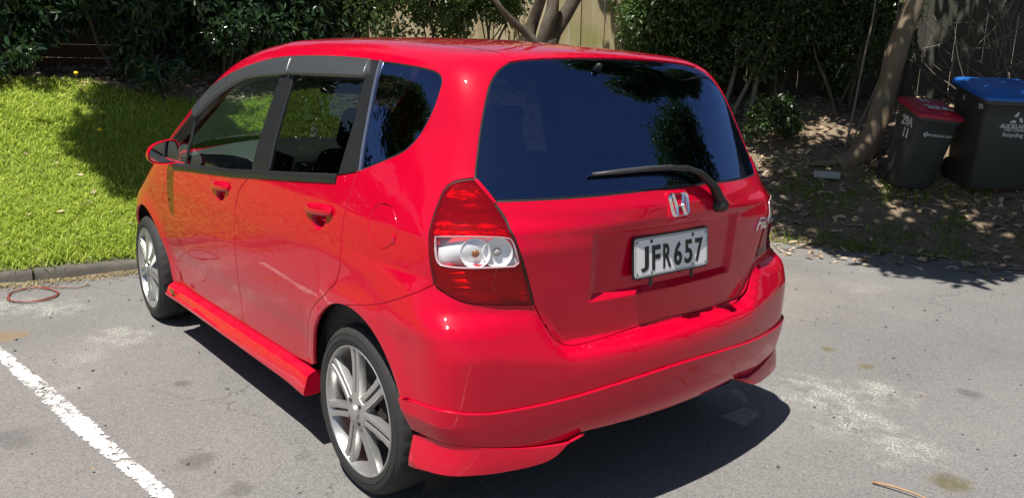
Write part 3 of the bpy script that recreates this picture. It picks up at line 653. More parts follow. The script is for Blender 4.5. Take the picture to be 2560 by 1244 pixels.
# ---- tail lamps
def red_lens():
    t = NT('red_lamp_lens'); t.t.nodes.remove(t.p); p = t.pos()
    fr = t.n('ShaderNodeFresnel', {'IOR': 1.38}).outputs[0]
    gl = t.n('ShaderNodeBsdfGlossy', {'Roughness': .015}).outputs[0]; df = t.n('ShaderNodeBsdfDiffuse', {'Color': (.55,.004,.016,1)}).outputs[0]
    tr = t.n('ShaderNodeBsdfTransparent', {'Color': (.90,.035,.045,1)}).outputs[0]
    a = t.n('ShaderNodeMixShader', {0: .76, 1: df, 2: tr}).outputs[0]
    t.surf(t.n('ShaderNodeMixShader', {0: fr, 1: a, 2: gl}).outputs[0]); return t.m
LENS = red_lens(); CLEAR = make_glass('clear_lamp_lens', (.93,.93,.93))
REFL = plain('lamp_reflector', (.90,.90,.92), .28, .25)
AMBER = plain('amber_bulb', (.30,.10,.03), .2); 
cl = CV['tl_clear']
tl_poly = join(seg('tl_bot'), seg('tl_in'), seg('tl_out', rev=True))
split_top = [(cl[0][0]+.004, cl[0][1]+.002)]
lamps = []
lamp_out = tl_poly
L_, R_ = panel('tail_lamp', lamp_out, LENS, car, True, off=.004, gap=.003, h=.013, flange=.012, holes=[smooth_curve(cl + cl[:1], 1)[:-1]])
panel('clear_lens', smooth_curve(cl + cl[:1], 1)[:-1], CLEAR, (L_, R_), True, off=.0045, gap=.001, h=.012, flange=.006)
strip('lens_rim', smooth_curve(cl + cl[:1], 1)[:-1], .0035, .004, plain('lens_rim_clear', (.60,.45,.48), .12, .2), (L_, R_), True, closed=True, crown=.002)
strip('lamp_seal', tl_poly, .012, -.003, plain('lamp_seal_black', (.010,.003,.004), .6), (L_, R_), True, closed=True)
# stepped red prism reflector behind the lens
def prism_d(s, v): return -.028 + .026*np.abs(((v*46) % 1.0) - .5)*np.clip((s + .275)/.03, 0, 1)*(np.abs(v-.945) < .2) + .012*np.abs(((v*92) % 1.0) - .5) + .010*np.sin(s*95)
HOUS = NT('red_lamp_prisms'); HOUS.set(Base_Color=(.85,.05,.06,1), Roughness=.22, Metallic=.15); HOUS = HOUS.m
panel('lamp_prisms', tl_poly, HOUS, (L_, R_), True, disp=prism_d, gap=.006, h=.008, hv=.0045, flange=.012, holes=[smooth_curve(cl + cl[:1], 1)[:-1]])
GLINT = plain('prism_edges', (.95,.45,.48), .12, .9)
tlp = np.array(tl_poly)
for vv in np.arange(.985, 1.095, .0125):
    lo = [p for p in tl_poly if abs(p[1]-vv) < .008]; s_a, s_b = min(p[0] for p in lo)+.014, max(p[0] for p in lo)-.016
    if s_b - s_a < .02: continue
    ss = np.linspace(s_a, s_b, 14); X, N = surf_at(ss, vv + .010*np.sin((ss-s_a)/(s_b-s_a)*3.1))
    rb_ = MB().tube([Vector(x) - Vector(n_)*.010 for x, n_ in zip(X, N)], .0022, 6).build('prism_rib', GLINT, L_, smooth=True); mir(rb_, R_)
cpoly = smooth_curve(cl + cl[:1], 1)[:-1]
panel('reflector_tray', cpoly, REFL, (L_, R_), True, disp=lambda s, v: -.018 + .008*np.sin((s+v)*45), gap=-.004, h=.01, flange=0)
for k, (ss, vv) in enumerate(((.49, .52), (.755, .52))):
    cs = np.array(cl); s0, s1 = cs[:, 0].max(), cs[:, 0].min(); v0 = .5*(np.interp(.5, [0, 1], [0, 0]))
    xs = s0 + (s1-s0)*ss
    vm = .5*(np.interp(-xs, [-cl[0][0], -cl[3][0]], [cl[0][1], cl[3][1]]) + np.interp(-xs, [-cl[9][0], -cl[6][0]], [cl[9][1], cl[6][1]]))
    X, N = surf_at([xs], [vm]); q = Vector(N[0]).to_track_quat('Z', 'Y').to_matrix()
    M = Matrix.Translation(Vector(X[0]) - Vector(N[0])*.004) @ q.to_4x4()
    mb = MB().lathe([(.004,-.034), (.014,-.033), (.026,-.028), (.036,-.018), (.0405,-.008), (.0435,-.005), (.0450,-.008), (.045,-.016), (.040,-.028), (.02,-.036), (.004,-.037)], 40, M)
    o = mb.build('lamp_bowl', REFL, L_, smooth=True, auto=50); mir(o, R_)
    mb = MB().lathe([(.0005,-.008), (.008,-.009), (.0125,-.015), (.012,-.024), (.007,-.033)], 16, M)
    o = mb.build('bulb', AMBER if k == 0 else plain('clear_bulb', (.35,.33,.30), .15), L_, smooth=True); mir(o, R_)
# ---- side skirts
def skirt_mesh():
    mb = MB(); xs = np.linspace(.375, 2.09, 40); V = []; F = []
    for i, x in enumerate(xs):
        t = (x-.375)/1.7; e = .010*math.exp(-((x-.375)/.12)**2) + .006*math.exp(-((x-2.09)/.15)**2)
        zt = .318 - .030*t; zb = .226 - .004*t
        prof = [(.760,zt-.006), (.795,zt+.002), (.812+e,zt-.008), (.822+e,zt-.022), (.829+e,zt-.048), (.838+e,zb+.02), (.836+e,zb+.004), (.825,zb), (.75,zb+.004)]
        V += [(x, y, z) for y, z in prof]; k = len(prof)
    for i in range(len(xs)-1):
        for q in range(k): F.append((i*k+q, i*k+(q+1) % k, (i+1)*k+(q+1) % k, (i+1)*k+q))
    F += [tuple(range(k)), tuple((len(xs)-1)*k + q for q in range(k-1, -1, -1))]
    return mb.add(V, F)
o = skirt_mesh().build('side_skirt', PAINT, car, smooth=True, auto=50); skR = mir(o, car)
mb = MB().box((1.985, .8385, .268), (.055, .006, .020)); bdg = mb.build('badge', plain('badge_gold', (.20,.17,.06), .35, .6), o, bevel=.003); mir(bdg, skR)
# ---- door handles
def handle(s0, s1, par, parR):
    X, N = surf_at([(s0+s1)/2], [.952 if s0 < .6 else .915]); n = Vector(N[0]); t = Vector((1, 0, -.075)).normalized(); b = n.cross(t); 
    if b.z < 0: b = -b
    R = Matrix((t, b, n)).transposed(); c = Vector(X[0]); L = .205
    m = MB(); K = 14
    V = []; F = []
    for i in range(K+1):
        u = -L/2 + L*i/K; w = abs(2*i/K-1); e = (1 - w**5*.45); th = .019*(1 - .55*w**4); lo = -.004 if w > .80 else .006
        for bb, nn in ((.030*e, .001), (.024*e, th*.72), (.006, th), (-.010*e, th*.96), (-.0165*e, th*.70), (-.0150*e, lo)): V.append(c + t*u + b*bb + n*nn)
    for i in range(K):
        for q in range(6): F.append((i*6+q, i*6+(q+1) % 6, (i+1)*6+(q+1) % 6, (i+1)*6+q))
    F += [tuple(range(6)), tuple(K*6+q for q in range(5, -1, -1))]
    m.add(V, F); o2 = m.build('door_handle', PAINT, par, smooth=True, sub=1); mir(o2, parR)
    g = MB(); 
    g.prism([(-.018, .006), (.018, .006), (.016, .03), (-.016, .03)], .0275, .0295, Matrix.Translation(c + t*(-.065)) @ R.to_4x4())
handle(.15, .355, rdL, rdR); handle(1.10, 1.305, fdL, fdR)
# ---- number plate
def text_mesh(body, size, depth, sx=1.0, shear=0.0, bold=0.0, spacing=1.0):
    cu = bpy.data.curves.new('txt', 'FONT'); cu.body = body; cu.size = size; cu.extrude = depth; cu.align_x = 'CENTER'; cu.align_y = 'CENTER'; cu.offset = bold; cu.shear = shear; cu.space_character = spacing; cu.resolution_u = 6
    ob = bpy.data.objects.new('txt', cu); COL.objects.link(ob); dg = bpy.context.evaluated_depsgraph_get(); dg.update()
    me = bpy.data.meshes.new_from_object(ob.evaluated_get(dg)); bpy.data.objects.remove(ob); 
    V = np.array([v.co[:] for v in me.vertices]).reshape(-1, 3); F = [tuple(p.vertices) for p in me.polygons]; bpy.data.meshes.remove(me)
    V[:, 0] -= (V[:, 0].min()+V[:, 0].max())/2; V[:, 1] -= (V[:, 1].min()+V[:, 1].max())/2; V[:, 0] *= sx
    return V, F
def place(V, M): return [M @ Vector(v) for v in V]
def text_obj(name, body, size, depth, M, mat, parent, **kw):
    V, F = text_mesh(body, size, depth, **kw); return mesh_obj(name, place(V, M), F, mat, parent, smooth=False)
def frame(c, right, up):
    r = Vector(right).normalized(); u = Vector(up).normalized(); n = r.cross(u).normalized(); u = n.cross(r)
    return Matrix.Translation(Vector(c)) @ Matrix((r, u, n)).transposed().to_4x4()
PM = frame((-.6445, .004, .8705), (0, -1, 0), (math.sin(.075), 0, math.cos(.075)))
def rrect(w, h, r, n=5):
    out = []
    for cx, cy, a0 in ((w/2-r, h/2-r, 0), (-w/2+r, h/2-r, 90), (-w/2+r, -h/2+r, 180), (w/2-r, -h/2+r, 270)):
        for i in range(n+1): a = math.radians(a0 + 90*i/n); out.append((cx + r*math.cos(a), cy + r*math.sin(a)))
    return out
pl = MB().prism(rrect(.360, .125, .010), 0, .0015, PM).build('license_plate', WHITE, car)
bm_ = MB(); n = 24; o1 = rrect(.354, .119, .009); o2 = rrect(.350, .115, .008)
bm_.add([PM @ Vector((a, b, .0021)) for a, b in o1 + o2], [(i, (i+1) % n, n+(i+1) % n, n+i) for i in range(n)]); bm_.build('plate_border', INK, pl)
MB().prism(rrect(.372, .137, .012), -.006, -.0005, PM).build('plate_holder', BLACK, pl)
for i, ch in enumerate('JFR657'):
    V, F = text_mesh(ch, .1, .0006, bold=.0026); w = V[:, 0].max()-V[:, 0].min(); hh = V[:, 1].max()-V[:, 1].min()
    V[:, 1] *= .080/hh; V[:, 0] *= (.040 if ch != 'J' else .036)/w; V[:, 0] += -.1335 + .0534*i; V[:, 1] -= .006; V[:, 2] += .0022
    mesh_obj('plate_character', place(V, PM), F, INK, pl, smooth=False)
for a, b, r in ((-.102,.049,.0065), (.102,.049,.0065), (-.168,.050,.003), (.168,.050,.003), (-.168,-.050,.003), (.168,-.050,.003), (-.102,-.052,.0035), (.102,-.052,.0035)):
    MB().lathe([(.0003,.004), (r*.7,.0035), (r,.0016)], 12, PM @ Matrix.Translation((a, b, 0))).build('plate_bolt', INK, pl, smooth=True)
for a in (-.102, .102): MB().box(PM @ Vector((a, -.080, -.003)), (.004, .012, .034)).build('plate_bracket', BLACK, pl)
# ---- badges on the tailgate
X, N = surf_at([-.6438], [1.024]); nb = Vector(N[0]); EM = frame(Vector(X[0]) + nb*.004, (0, -1, 0), nb.cross(Vector((0, -1, 0))))
EM = frame(Vector((-.668, .008, 1.034)), (0, -1, 0), (.30, 0, 1))
em = MB(); out = []; inn = []
def trap(w, h, r, k): return [(x*(1 + k*y/(h/2)), y) for x, y in rrect(w, h, r, 6)]
def ringmesh(m, w, h, r, k, t, z0, z1, M):
    a = trap(w, h, r, k); b = trap(w-2*t, h-2*t, max(r-t, .002), k); mid = trap(w-t, h-t, r-t/2, k); n = len(a)
    V = [(x, y, z0) for x, y in a] + [(x, y, z1) for x, y in mid] + [(x, y, z0) for x, y in b]
    m.add([M @ Vector(p) for p in V], [(i, (i+1) % n, n+(i+1) % n, n+i) for i in range(n)] + [(n+i, n+(i+1) % n, 2*n+(i+1) % n, 2*n+i) for i in range(n)])
ringmesh(em, .088, .080, .018, .07, .010, -.006, .004, EM)
for sx in (1, -1):
    V = []; prof = [(.027,.0372,.0045), (.017,.004,.007), (.0155,-.010,.007), (.021,-.0372,.0045)]
    for x, y, hw in prof:
        for dx, z in ((-hw, -.003), (-hw*.2, .005), (hw, -.003)): V.append(EM @ Vector((sx*x + dx, y, z)))
    em.add(V, [(i*3+q, i*3+q+1, i*3+q+4, i*3+q+3) for i in range(3) for q in range(2)])
V = [EM @ Vector((x, y, z)) for x in (-.016, -.005, .005, .016) for y, z in ((.004 - .004*(abs(x) < .01), -.003), (-.003, .005), (-.011 + .003*(abs(x) < .01), -.003))]
em.add(V, [(i*3+q, i*3+q+1, i*3+q+4, i*3+q+3) for i in range(3) for q in range(2)])
em.build('chrome_emblem', CHROME, tg, smooth=True, auto=35)
bump_b = MB(); rr = trap(.108, .098, .026, .07); n = len(rr)
bump_b.add([EM @ Vector((x*1.12, y*1.14-.002, -.028)) for x, y in rr] + [EM @ Vector((x*.98, y*.98-.001, -.0065)) for x, y in rr] + [EM @ Vector((x*.9, y*.9, -.005)) for x, y in rr] + [EM @ Vector((0, 0, -.004))],
           [(i, (i+1) % n, n+(i+1) % n, n+i) for i in range(n)] + [(n+i, n+(i+1) % n, 2*n+(i+1) % n, 2*n+i) for i in range(n)] + [(2*n+i, 2*n+(i+1) % n, 3*n) for i in range(n)])
bump_b.build('emblem_boss', PAINT, tg, smooth=True)
X, N = surf_at([-.972], [.906]); nf = Vector(N[0]); rt = Vector((0, 0, 1)).cross(nf).normalized()
text_obj('model_lettering', 'Fit', .062, .004, frame(Vector(X[0]) + nf*.004, rt, nf.cross(rt)), CHROME, tg, shear=.35, bold=.0016, sx=1.35)
# tailgate pressing lines
for s0 in (-.4088, -.8912):
    strip('pressing_line', smooth_curve([(s0, 1.043), (s0 + (.004 if s0 > -.65 else -.004), 1.012), (s0 + (-.012 if s0 > -.65 else .012), .985)], 1), .003, -.0012, GAP, tg, depth=.001)
# ---- rear wiper and washer nozzle
wp = surf_at([-.777, -.752, -.7136, -.675, -.63, -.558, -.49, -.434], [1.006, 1.040, 1.073, 1.087, 1.091, 1.092, 1.089, 1.0855])
Pw = [Vector(x) + Vector(n_)*o_ for x, n_, o_ in zip(wp[0], wp[1], (.020, .030, .034, .032, .030, .026, .020, .016))]
wip = MB().tube(Pw[:6], [.022, .020, .017, .014, .0125, .011], 10, flat=.6).build('wiper_arm', BLACK, tg, smooth=True, auto=50)
MB().tube([Pw[3] + Vector((-.002, 0, -.006))] + Pw[4:], [.008, .0105, .011, .010, .007], 8, flat=.8).build('wiper_blade', varied('wiper_rubber', (.03,.03,.032), (.05,.05,.052), 30, .5), tg, smooth=True)
c0 = Vector(wp[0][0]); nn = Vector(wp[1][0]); M = Matrix.Translation(c0) @ nn.to_track_quat('Z', 'Y').to_matrix().to_4x4()
MB().lathe([(.0005,.040), (.016,.038), (.022,.030), (.024,.0), (.024,-.01)], 20, M).build('wiper_pivot', BLACK, tg, smooth=True, auto=40)
X, N = surf_at([-.5176], [1.3391]); nz = Vector(N[0]); MB().tube([Vector(X[0]) - nz*.002, Vector(X[0]) + nz*.016, Vector(X[0]) + nz*.024 + Vector((-.004, 0, -.006))], [.013, .011, .008], 12).build('washer_nozzle', BLACK, tg, smooth=True)
# ---- wheels
def wheel(x, side, steer=0):
    y = .822*side
    root = MB(); M = Matrix.Translation((x, y, .2965)) @ Matrix.Rotation(math.radians(steer), 4, 'Z') @ Matrix.Rotation(math.radians(-90*side), 4, 'X')
    R = .2960; tw = .200; NS = 144; prof = [(.222,-.004), (.226,.002), (.232,.005), (.243,.008), (.262,.0075), (.275,.002), (.285,-.006), (.2915,-.016), (.2945,-.028), (R,-.045), (R+.0005,-.075), (R+.0008,-.1), (R,-.135), (.2945,-.165), (.288,-.185), (.268,-.196), (.235,-.196), (.215,-.19)]
    V = []; F = []; m = len(prof)
    for i, (r, h) in enumerate(prof):
        for k in range(NS):
            g = 0.0
            if -.036 < h < -.010 and k % 4 == 0: g = .0042
            if h <= -.036 and h > -.17 and k % 8 == (int(-h*60) % 3): g = .003
            th = 2*math.pi*(k+.5*(k % 2)*.2)/NS; V.append(M @ Vector(((r-g)*math.cos(th), (r-g)*math.sin(th), h)))
    for i in range(m-1):
        for k in range(NS): F.append((i*NS+k, i*NS+(k+1) % NS, (i+1)*NS+(k+1) % NS, (i+1)*NS+k))
    root.add(V, F); w = root.build('wheel', RUBBER, car, smooth=True, auto=28)
    # lettering band ridges on the sidewall
    rg_ = MB()
    for r, h in ((.2475,.0084), (.268,.0062)): rg_.lathe([(r-.0012,h-.001), (r,h+.0014), (r+.0012,h-.001)], 96, M)
    rg_.build('sidewall_rib', RUBBER, w, smooth=True)
    rim = MB().lathe([(.228,-.002), (.2285,.003), (.226,.0055), (.2215,.004), (.218,-.004), (.214,-.012), (.209,-.03), (.204,-.075), (.200,-.15), (.206,-.19)], 96, M)
    rim.build('rim', RIM, w, smooth=True, auto=40)
    sp = MB()
    for k in range(7):
        A = 2*math.pi*(k/7) + .30; 
        for d in (-1, 1):
            secs = []
            for r, wd, gp, h0, th in ((.038,.0135,.0150,.008,.030), (.075,.0125,.0142,.004,.030), (.12,.0122,.0142,.000,.028), (.17,.0130,.0152,-.002,.026), (.205,.0146,.0170,-.001,.024), (.221,.0172,.0196,.001,.018)):
                c = d*gp; secs.append([(r, c - wd, h0 - th), (r, c - wd*.75, h0), (r, c + wd*.75, h0), (r, c + wd, h0 - th)])
            V = [M @ Vector((p[0]*math.cos(A) - p[1]*math.sin(A), p[0]*math.sin(A) + p[1]*math.cos(A), p[2])) for s_ in secs for p in s_]
            F = [(i*4+q, i*4+(q+1) % 4, (i+1)*4+(q+1) % 4, (i+1)*4+q) for i in range(len(secs)-1) for q in range(4)] + [(0,1,2,3), (23,22,21,20)]
            sp.add(V, F)
    sp.build('spokes', RIM, w, bevel=.0016, seg=1)
    MB().lathe([(.0005,.010), (.050,.010), (.060,.007), (.066,-.004), (.068,-.03)], 48, M).build('hub', RIM, w, smooth=True, auto=40)
    MB().lathe([(.0005,.0225), (.020,.0225), (.0255,.021), (.028,.017), (.0295,.010), (.0295,.008)], 32, M).build('centre_cap', RIM, w, smooth=True, auto=40)
    cm = MB()
    for dx, sy in ((-.008, 1), (.008, 1)): cm.box(M @ Vector((dx, 0, .0232)), (.002, .002, .002)) if False else None
    pass
    for k in range(4):
        a = math.pi/2*k + .7; MB().lathe([(.0005,.014), (.008,.013), (.009,.006), (.009,.004)], 8, M @ Matrix.Translation((.044*math.cos(a), .044*math.sin(a), .0))).build('wheel_nut', NUT, w, smooth=True, auto=40)
    MB().lathe([(.02,-.075), (.125,-.075), (.128,-.09), (.02,-.09)], 40, M).build('brake_disc', plain('brake_steel', (.14,.135,.13), .45, .7), w, smooth=True, auto=40)
    MB().box(M @ Vector((.10, .04, -.06)), (.075, .05, .11)).build('brake_caliper', plain('caliper_red', (.42,.015,.015), .45), w, bevel=.008)
    return w
for side in (1, -1):
    wheel(0, side); wheel(2.45, side, -2.5 if side > 0 else -2.5)
# wheel housings and floor
for x, r in ((0, .385), (2.45, .375)):
    for sd in (1, -1):
        M = Matrix.Translation((x, .785*sd, .2965)) @ Matrix.Rotation(math.radians(-90*sd), 4, 'X')
        n = 40; V = []; F = []
        for h in (0.0, -.30):
            for k in range(n+1):
                a = math.radians(-25 + 230*k/n); V.append(Vector((x + r*math.cos(a), (.785+h)*sd, .2965 + r*math.sin(a))))
        F = [(k, k+1, n+2+k, n+1+k) for k in range(n)] + [tuple(range(n+1, 2*n+2))]
        MB().add(V, F).build('wheel_housing', GAP, car, smooth=True, auto=40)
MB().box((1.25, 0, .215), (3.2, 1.30, .04)).build('underbody', DARK, car)
MB().box((-.30, 0, .40), (.56, 1.12, .12)).build('rear_underbody', DARK, car)
# ---- door mirrors
def mirror(sd):
    c = Vector((1.865, .862*sd, 1.008)); V = []; F = []; n = 24
    shp = [(a, b) for a, b in [(-.082,-.018), (-.074,-.046), (-.045,-.060), (.02,-.062), (.062,-.058), (.076,-.042), (.078,.02), (.068,.052), (.045,.062), (0,.056), (-.045,.040), (-.072,.016)]]
    shp = smooth_curve(shp + shp[:1], 2)[:-1]; n = len(shp)
    rings = [(-.004, .88), (-.012, .97), (0.0, 1.0), (.03, .98), (.06, .88), (.085, .66), (.097, .32)]
    for dx, k in rings:
        for a, b in shp: V.append(c + Vector((dx, -a*k*sd, b*k)))
    for i in range(len(rings)-1):
        for k in range(n): F.append((i*n+k, i*n+(k+1) % n, (i+1)*n+(k+1) % n, (i+1)*n+k))
    F.append(tuple((len(rings)-1)*n + k for k in range(n)))
    m = MB().add(V, F).build('door_mirror', PAINT, car, smooth=True, auto=60)
    g = MB().add([c + Vector((-.004 + .012, -a*.86*sd, b*.86)) for a, b in shp], [tuple(range(n))]); g.build('mirror_glass', plain('mirror_silver', (.80,.82,.82), .02, 1), m)
    g = MB(); V = []
    for dx, k in ((.008, .90), (-.006, .885), (.008, .84)):
        for a, b in shp: V.append(c + Vector((dx, -a*k*sd, b*k)))
    g.add(V, [(i*n+k, i*n+(k+1) % n, (i+1)*n+(k+1) % n, (i+1)*n+k) for i in range(2) for k in range(n)]); g.build('mirror_surround', BLACK, m, smooth=True)
    ft = MB().tube([c + Vector((.05, -.035*sd, -.035)), c + Vector((.045, -.06*sd, -.06)), c + Vector((.02, -.088*sd, -.075)), c + Vector((.015, -.11*sd, -.085))], [.036, .036, .042, .048], 14, flat=.75)
    ft.build('mirror_foot', PAINT, m, smooth=True)
mirror(1); mirror(-1)
# ---- headlamps (front, out of sight of the photo)
for sd in (1, -1):
    V = []; 
    hp = [(2.74,.70), (2.80,.78), (2.88,.76), (2.93,.70), (2.93,.64), (2.85,.63)]
    if sd > 0: panel('headlamp', hp, CLEAR if False else plain('headlamp_glass', (.55,.57,.6), .08, .3), car, True, off=.003, h=.02)
# ---- inside of the car
for sd in (1, -1):
    poly = [(.10,.26), (2.2,.26), (2.15,.92), (1.6,.945), (.9,.985), (.3,1.01), (-.02,1.03), (-.05,.6)]
    if sd > 0: panel('door_card', poly, DARK, car, True, off=-.055, h=.06, flange=0)
panel('headlining', join([(1.66,0), (1.64,.3), (1.5,.46), (.6,.45), (-.1,.41), (-.1,0)], [(-.1,-.41), (.6,-.45), (1.5,-.46), (1.64,-.3)]), plain('headlining_cloth', (.16,.155,.15), .95), car, chart='top', off=-.03, h=.08, flange=0)
MB().box((1.0, 0, .33), (2.4, 1.4, .05)).build('cabin_floor', DARK, car)
def seat(y, x, w, hr=True):
    c = MB().box((x+.30, y, .56), (.50, w, .16)); s = c.build('front_seat' if hr else 'rear_seat', FABRIC, car, bevel=.05, seg=3)
    R = Matrix.Rotation(math.radians(-16), 3, 'Y')
    MB().box((x+.0, y, .83), (.15, w*.96, .56), R, taper=.80).build('seat_back', FABRIC, s, bevel=.055, seg=4)
    if hr:
        MB().box((x-.12, y, 1.19), (.09, .26, .17), R, taper=.85).build('headrest', FABRIC, s, bevel=.035, seg=4)
        for d in (-.06, .06): MB().tube([(x-.075, y+d, 1.05), (x-.11, y+d, 1.16)], .006, 6).build('headrest_post', CHROME, s)
    return s
seat(.36, .86, .50); seat(-.36, .86, .50)
sr = seat(0, -.06, 1.20, False)
for y in (.36, -.36): MB().box((-.155, y, 1.10), (.07, .22, .10), Matrix.Rotation(math.radians(-18), 3, 'Y'), taper=.85).build('headrest', FABRIC, sr, bevel=.03, seg=3)
V = []; F = []
prof = [(1.93,.60), (1.90,.74), (1.885,.85), (1.90,.935), (1.95,.980), (2.05,1.000), (2.25,1.012), (2.44,1.000), (2.46,.60)]
ys = [-.70,-.60,-.45,-.36,-.27,-.12,0,.12,.3,.5,.65,.70]
for y in ys:
    hump = .055*math.exp(-((y+.36)/.15)**2)
    for x, z in prof: V.append((x + .05*(abs(y) > .66), y, z - .10*(y/.7)**2*(z > .8) + (hump*(x < 2.2)*(z > .95))))
k = len(prof)
for i in range(len(ys)-1):
    for q in range(k-1): F.append((i*k+q, i*k+q+1, (i+1)*k+q+1, (i+1)*k+q))
dash = MB().add(V, F).build('dashboard', GREY, car, smooth=True, auto=60)
for y in (.10, -.10, .58):
    vm = MB().box((1.880, y, .890), (.03, .15, .060)).build('air_vent', BLACK, dash, bevel=.006)
    sl = MB()
    for j in range(4): sl.box((1.863, y, .870 + .0135*j), (.012, .135, .004))
    sl.build('vent_slats', plain('vent_grey', (.07,.07,.072), .5), dash)
MB().box((1.86, 0, .755), (.05, .26, .17), Matrix.Rotation(.25, 3, 'Y')).build('centre_console', varied('console_silver', (.24,.25,.26), (.30,.31,.32), 15, .35, .03), dash, bevel=.02, seg=3)
MB().box((1.835, .0, .765), (.02, .17, .09), Matrix.Rotation(.25, 3, 'Y')).build('car_stereo', plain('stereo_black', (.01,.01,.012), .12), dash, bevel=.006)
M = Matrix.Translation((1.66, -.36, .86)) @ Matrix.Rotation(math.radians(-66), 4, 'Y')
st = MB(); pts = [M @ Vector((.18*math.cos(a), .18*math.sin(a), 0)) for a in np.linspace(0, 2*math.pi, 41)]; st.tube(pts, .014, 8, cap=False)
st.build('steering_wheel', DARK, car, smooth=True)
MB().lathe([(.0005,.02), (.05,.015), (.06,-.01)], 20, M).box(M @ Vector((0, 0, 0)), (.012, .32, .03), M.to_3x3()).build('steering_wheel_hub', DARK, car)
rm = MB().box((1.66, 0, 1.325), (.03, .24, .065), Matrix.Rotation(.2, 3, 'Y')).build('rear_view_mirror', BLACK, car, bevel=.02, seg=3)
MB().box((1.644, 0, 1.323), (.004, .215, .046), Matrix.Rotation(.2, 3, 'Y')).build('mirror_glass', plain('mirror_silver_inner', (.8,.82,.82), .02, 1), rm, bevel=.0015)
for (c, R_) in (((1.80, .30, .93), (.35, .25)),):
    sc = MB().box(c, (.012, .17, .115), Matrix.Rotation(R_[1], 3, 'Z') @ Matrix.Rotation(R_[0], 3, 'X')).build('display_screen', plain('screen_frame', (.10,.10,.105), .3), dash, bevel=.004)
    MB().box(Vector(c) + Vector((-.0065, 0, 0)), (.003, .15, .095), Matrix.Rotation(R_[1], 3, 'Z') @ Matrix.Rotation(R_[0], 3, 'X')).build('screen_glass', plain('screen_black', (.006,.006,.008), .08), dash)
# the little seated figure on the dash
fg = MB(); fx, fy, fz = 2.30, -.14, 1.006
fg.lathe([(.0005,.0), (.036,.0), (.042,.010), (.036,.022), (.028,.030), (.034,.036), (.030,.046), (.018,.052), (.022,.064), (.023,.078), (.016,.090), (.0085,.095), (.0125,.104), (.014,.112), (.0125,.120), (.006,.126), (.005,.131), (.0005,.134)], 20, Matrix.Translation((fx, fy, fz)) @ Matrix.Scale(.66, 4) )
for s_ in (1, -1): fg.tube([(fx-.002, fy+.015*s_, fz+.056), (fx-.008, fy+.020*s_, fz+.043), (fx-.018, fy+.009*s_, fz+.035)], [.0055, .0055, .004], 8)
fo = fg.build('seated_figurine', plain('pale_celadon_ceramic', (.50,.54,.47), .5), smooth=True, auto=60)
tag(fo, 'small pale ceramic figurine seated cross-legged on the car dashboard', 'figurine')
# ---------------------------------------------------------------- the place: asphalt, bank, lawn, fences, planting
EDGE = [(4.35, 9.0), (3.98, 3.0), (3.74, 1.40), (3.66, .60), (3.45,-.6), (1.75,-4.15), (.55,-4.75), (-2.5,-6.2), (-9,-9.5)]
EDGE = np.array(EDGE)
def edge_n(x, y):
    """signed distance beyond the edge of the asphalt"""
    P = np.stack([np.ravel(x), np.ravel(y)], 1); best = np.full(len(P), 1e9); sg = np.ones(len(P))
    for i in range(len(EDGE)-1):
        a, b = EDGE[i], EDGE[i+1]; ab = b-a; t = np.clip(((P-a)@ab)/(ab@ab), 0, 1); q = P-(a+t[:, None]*ab); d = np.hypot(q[:, 0], q[:, 1])
        s = np.where(ab[0]*(P[:, 1]-a[1]) - ab[1]*(P[:, 0]-a[0]) > 0, 1, -1); m = d < best; best = np.where(m, d, best); sg = np.where(m, s, sg)
    return (best*sg).reshape(np.shape(x))
def ground_z(x, y):
    x = np.asarray(x, float); y = np.asarray(y, float); n = edge_n(x, y)
    h0 = .075*np.clip((y + 1.8)/1.2, 0, 1)
    m = np.maximum(n, 0); z = h0*np.clip(n/.06 + .5, 0, 1) + .41*np.minimum(m, 2.75) - .10*np.clip(1-m/.6, 0, 1)*np.minimum(m, .3)*(y < -1.5)
    z += .10*np.maximum(m-2.75, 0)
    z += .03*np.sin(x*2.1+1)*np.sin(y*1.7)*np.clip(m, 0, 1)
    return np.where(n < -.03, -.02, z - .004)
def gz(x, y): return float(ground_z(np.array([x]), np.array([y]))[0])
# ground sheet out to the horizon: fine near, coarse far
xs = np.concatenate([[-400,-150,-60,-30,-18], np.arange(-12, 14, .14), [16,20,30,60,150,400]]); ys = np.concatenate([[-400,-150,-60,-30,-18], np.arange(-13, 12, .14), [14,20,30,60,150,400]])
X, Y = np.meshgrid(xs, ys); Z = ground_z(X, Y); Z = np.minimum(Z, 1.6)
def lawn_mask(x, y): 
    n = edge_n(x, y); return np.clip((y + 1.9 + .5*np.sin(x*1.3))/.8, 0, 1)*np.clip(n/.1, 0, 1)*np.clip((2.75 + .25*np.sin(y*2.0) - n)/.25, 0, 1)
nx, ny = len(xs), len(ys); V = np.stack([X.ravel(), Y.ravel(), Z.ravel()], 1)
i, j = np.meshgrid(np.arange(nx-1), np.arange(ny-1)); a = (j*nx + i).ravel(); F = np.stack([a, a+1, a+nx+1, a+nx], 1)
tag(fast_mesh('ground', V, F, GROUND, attr=lawn_mask(X, Y).ravel(), smooth=True), kind='structure')
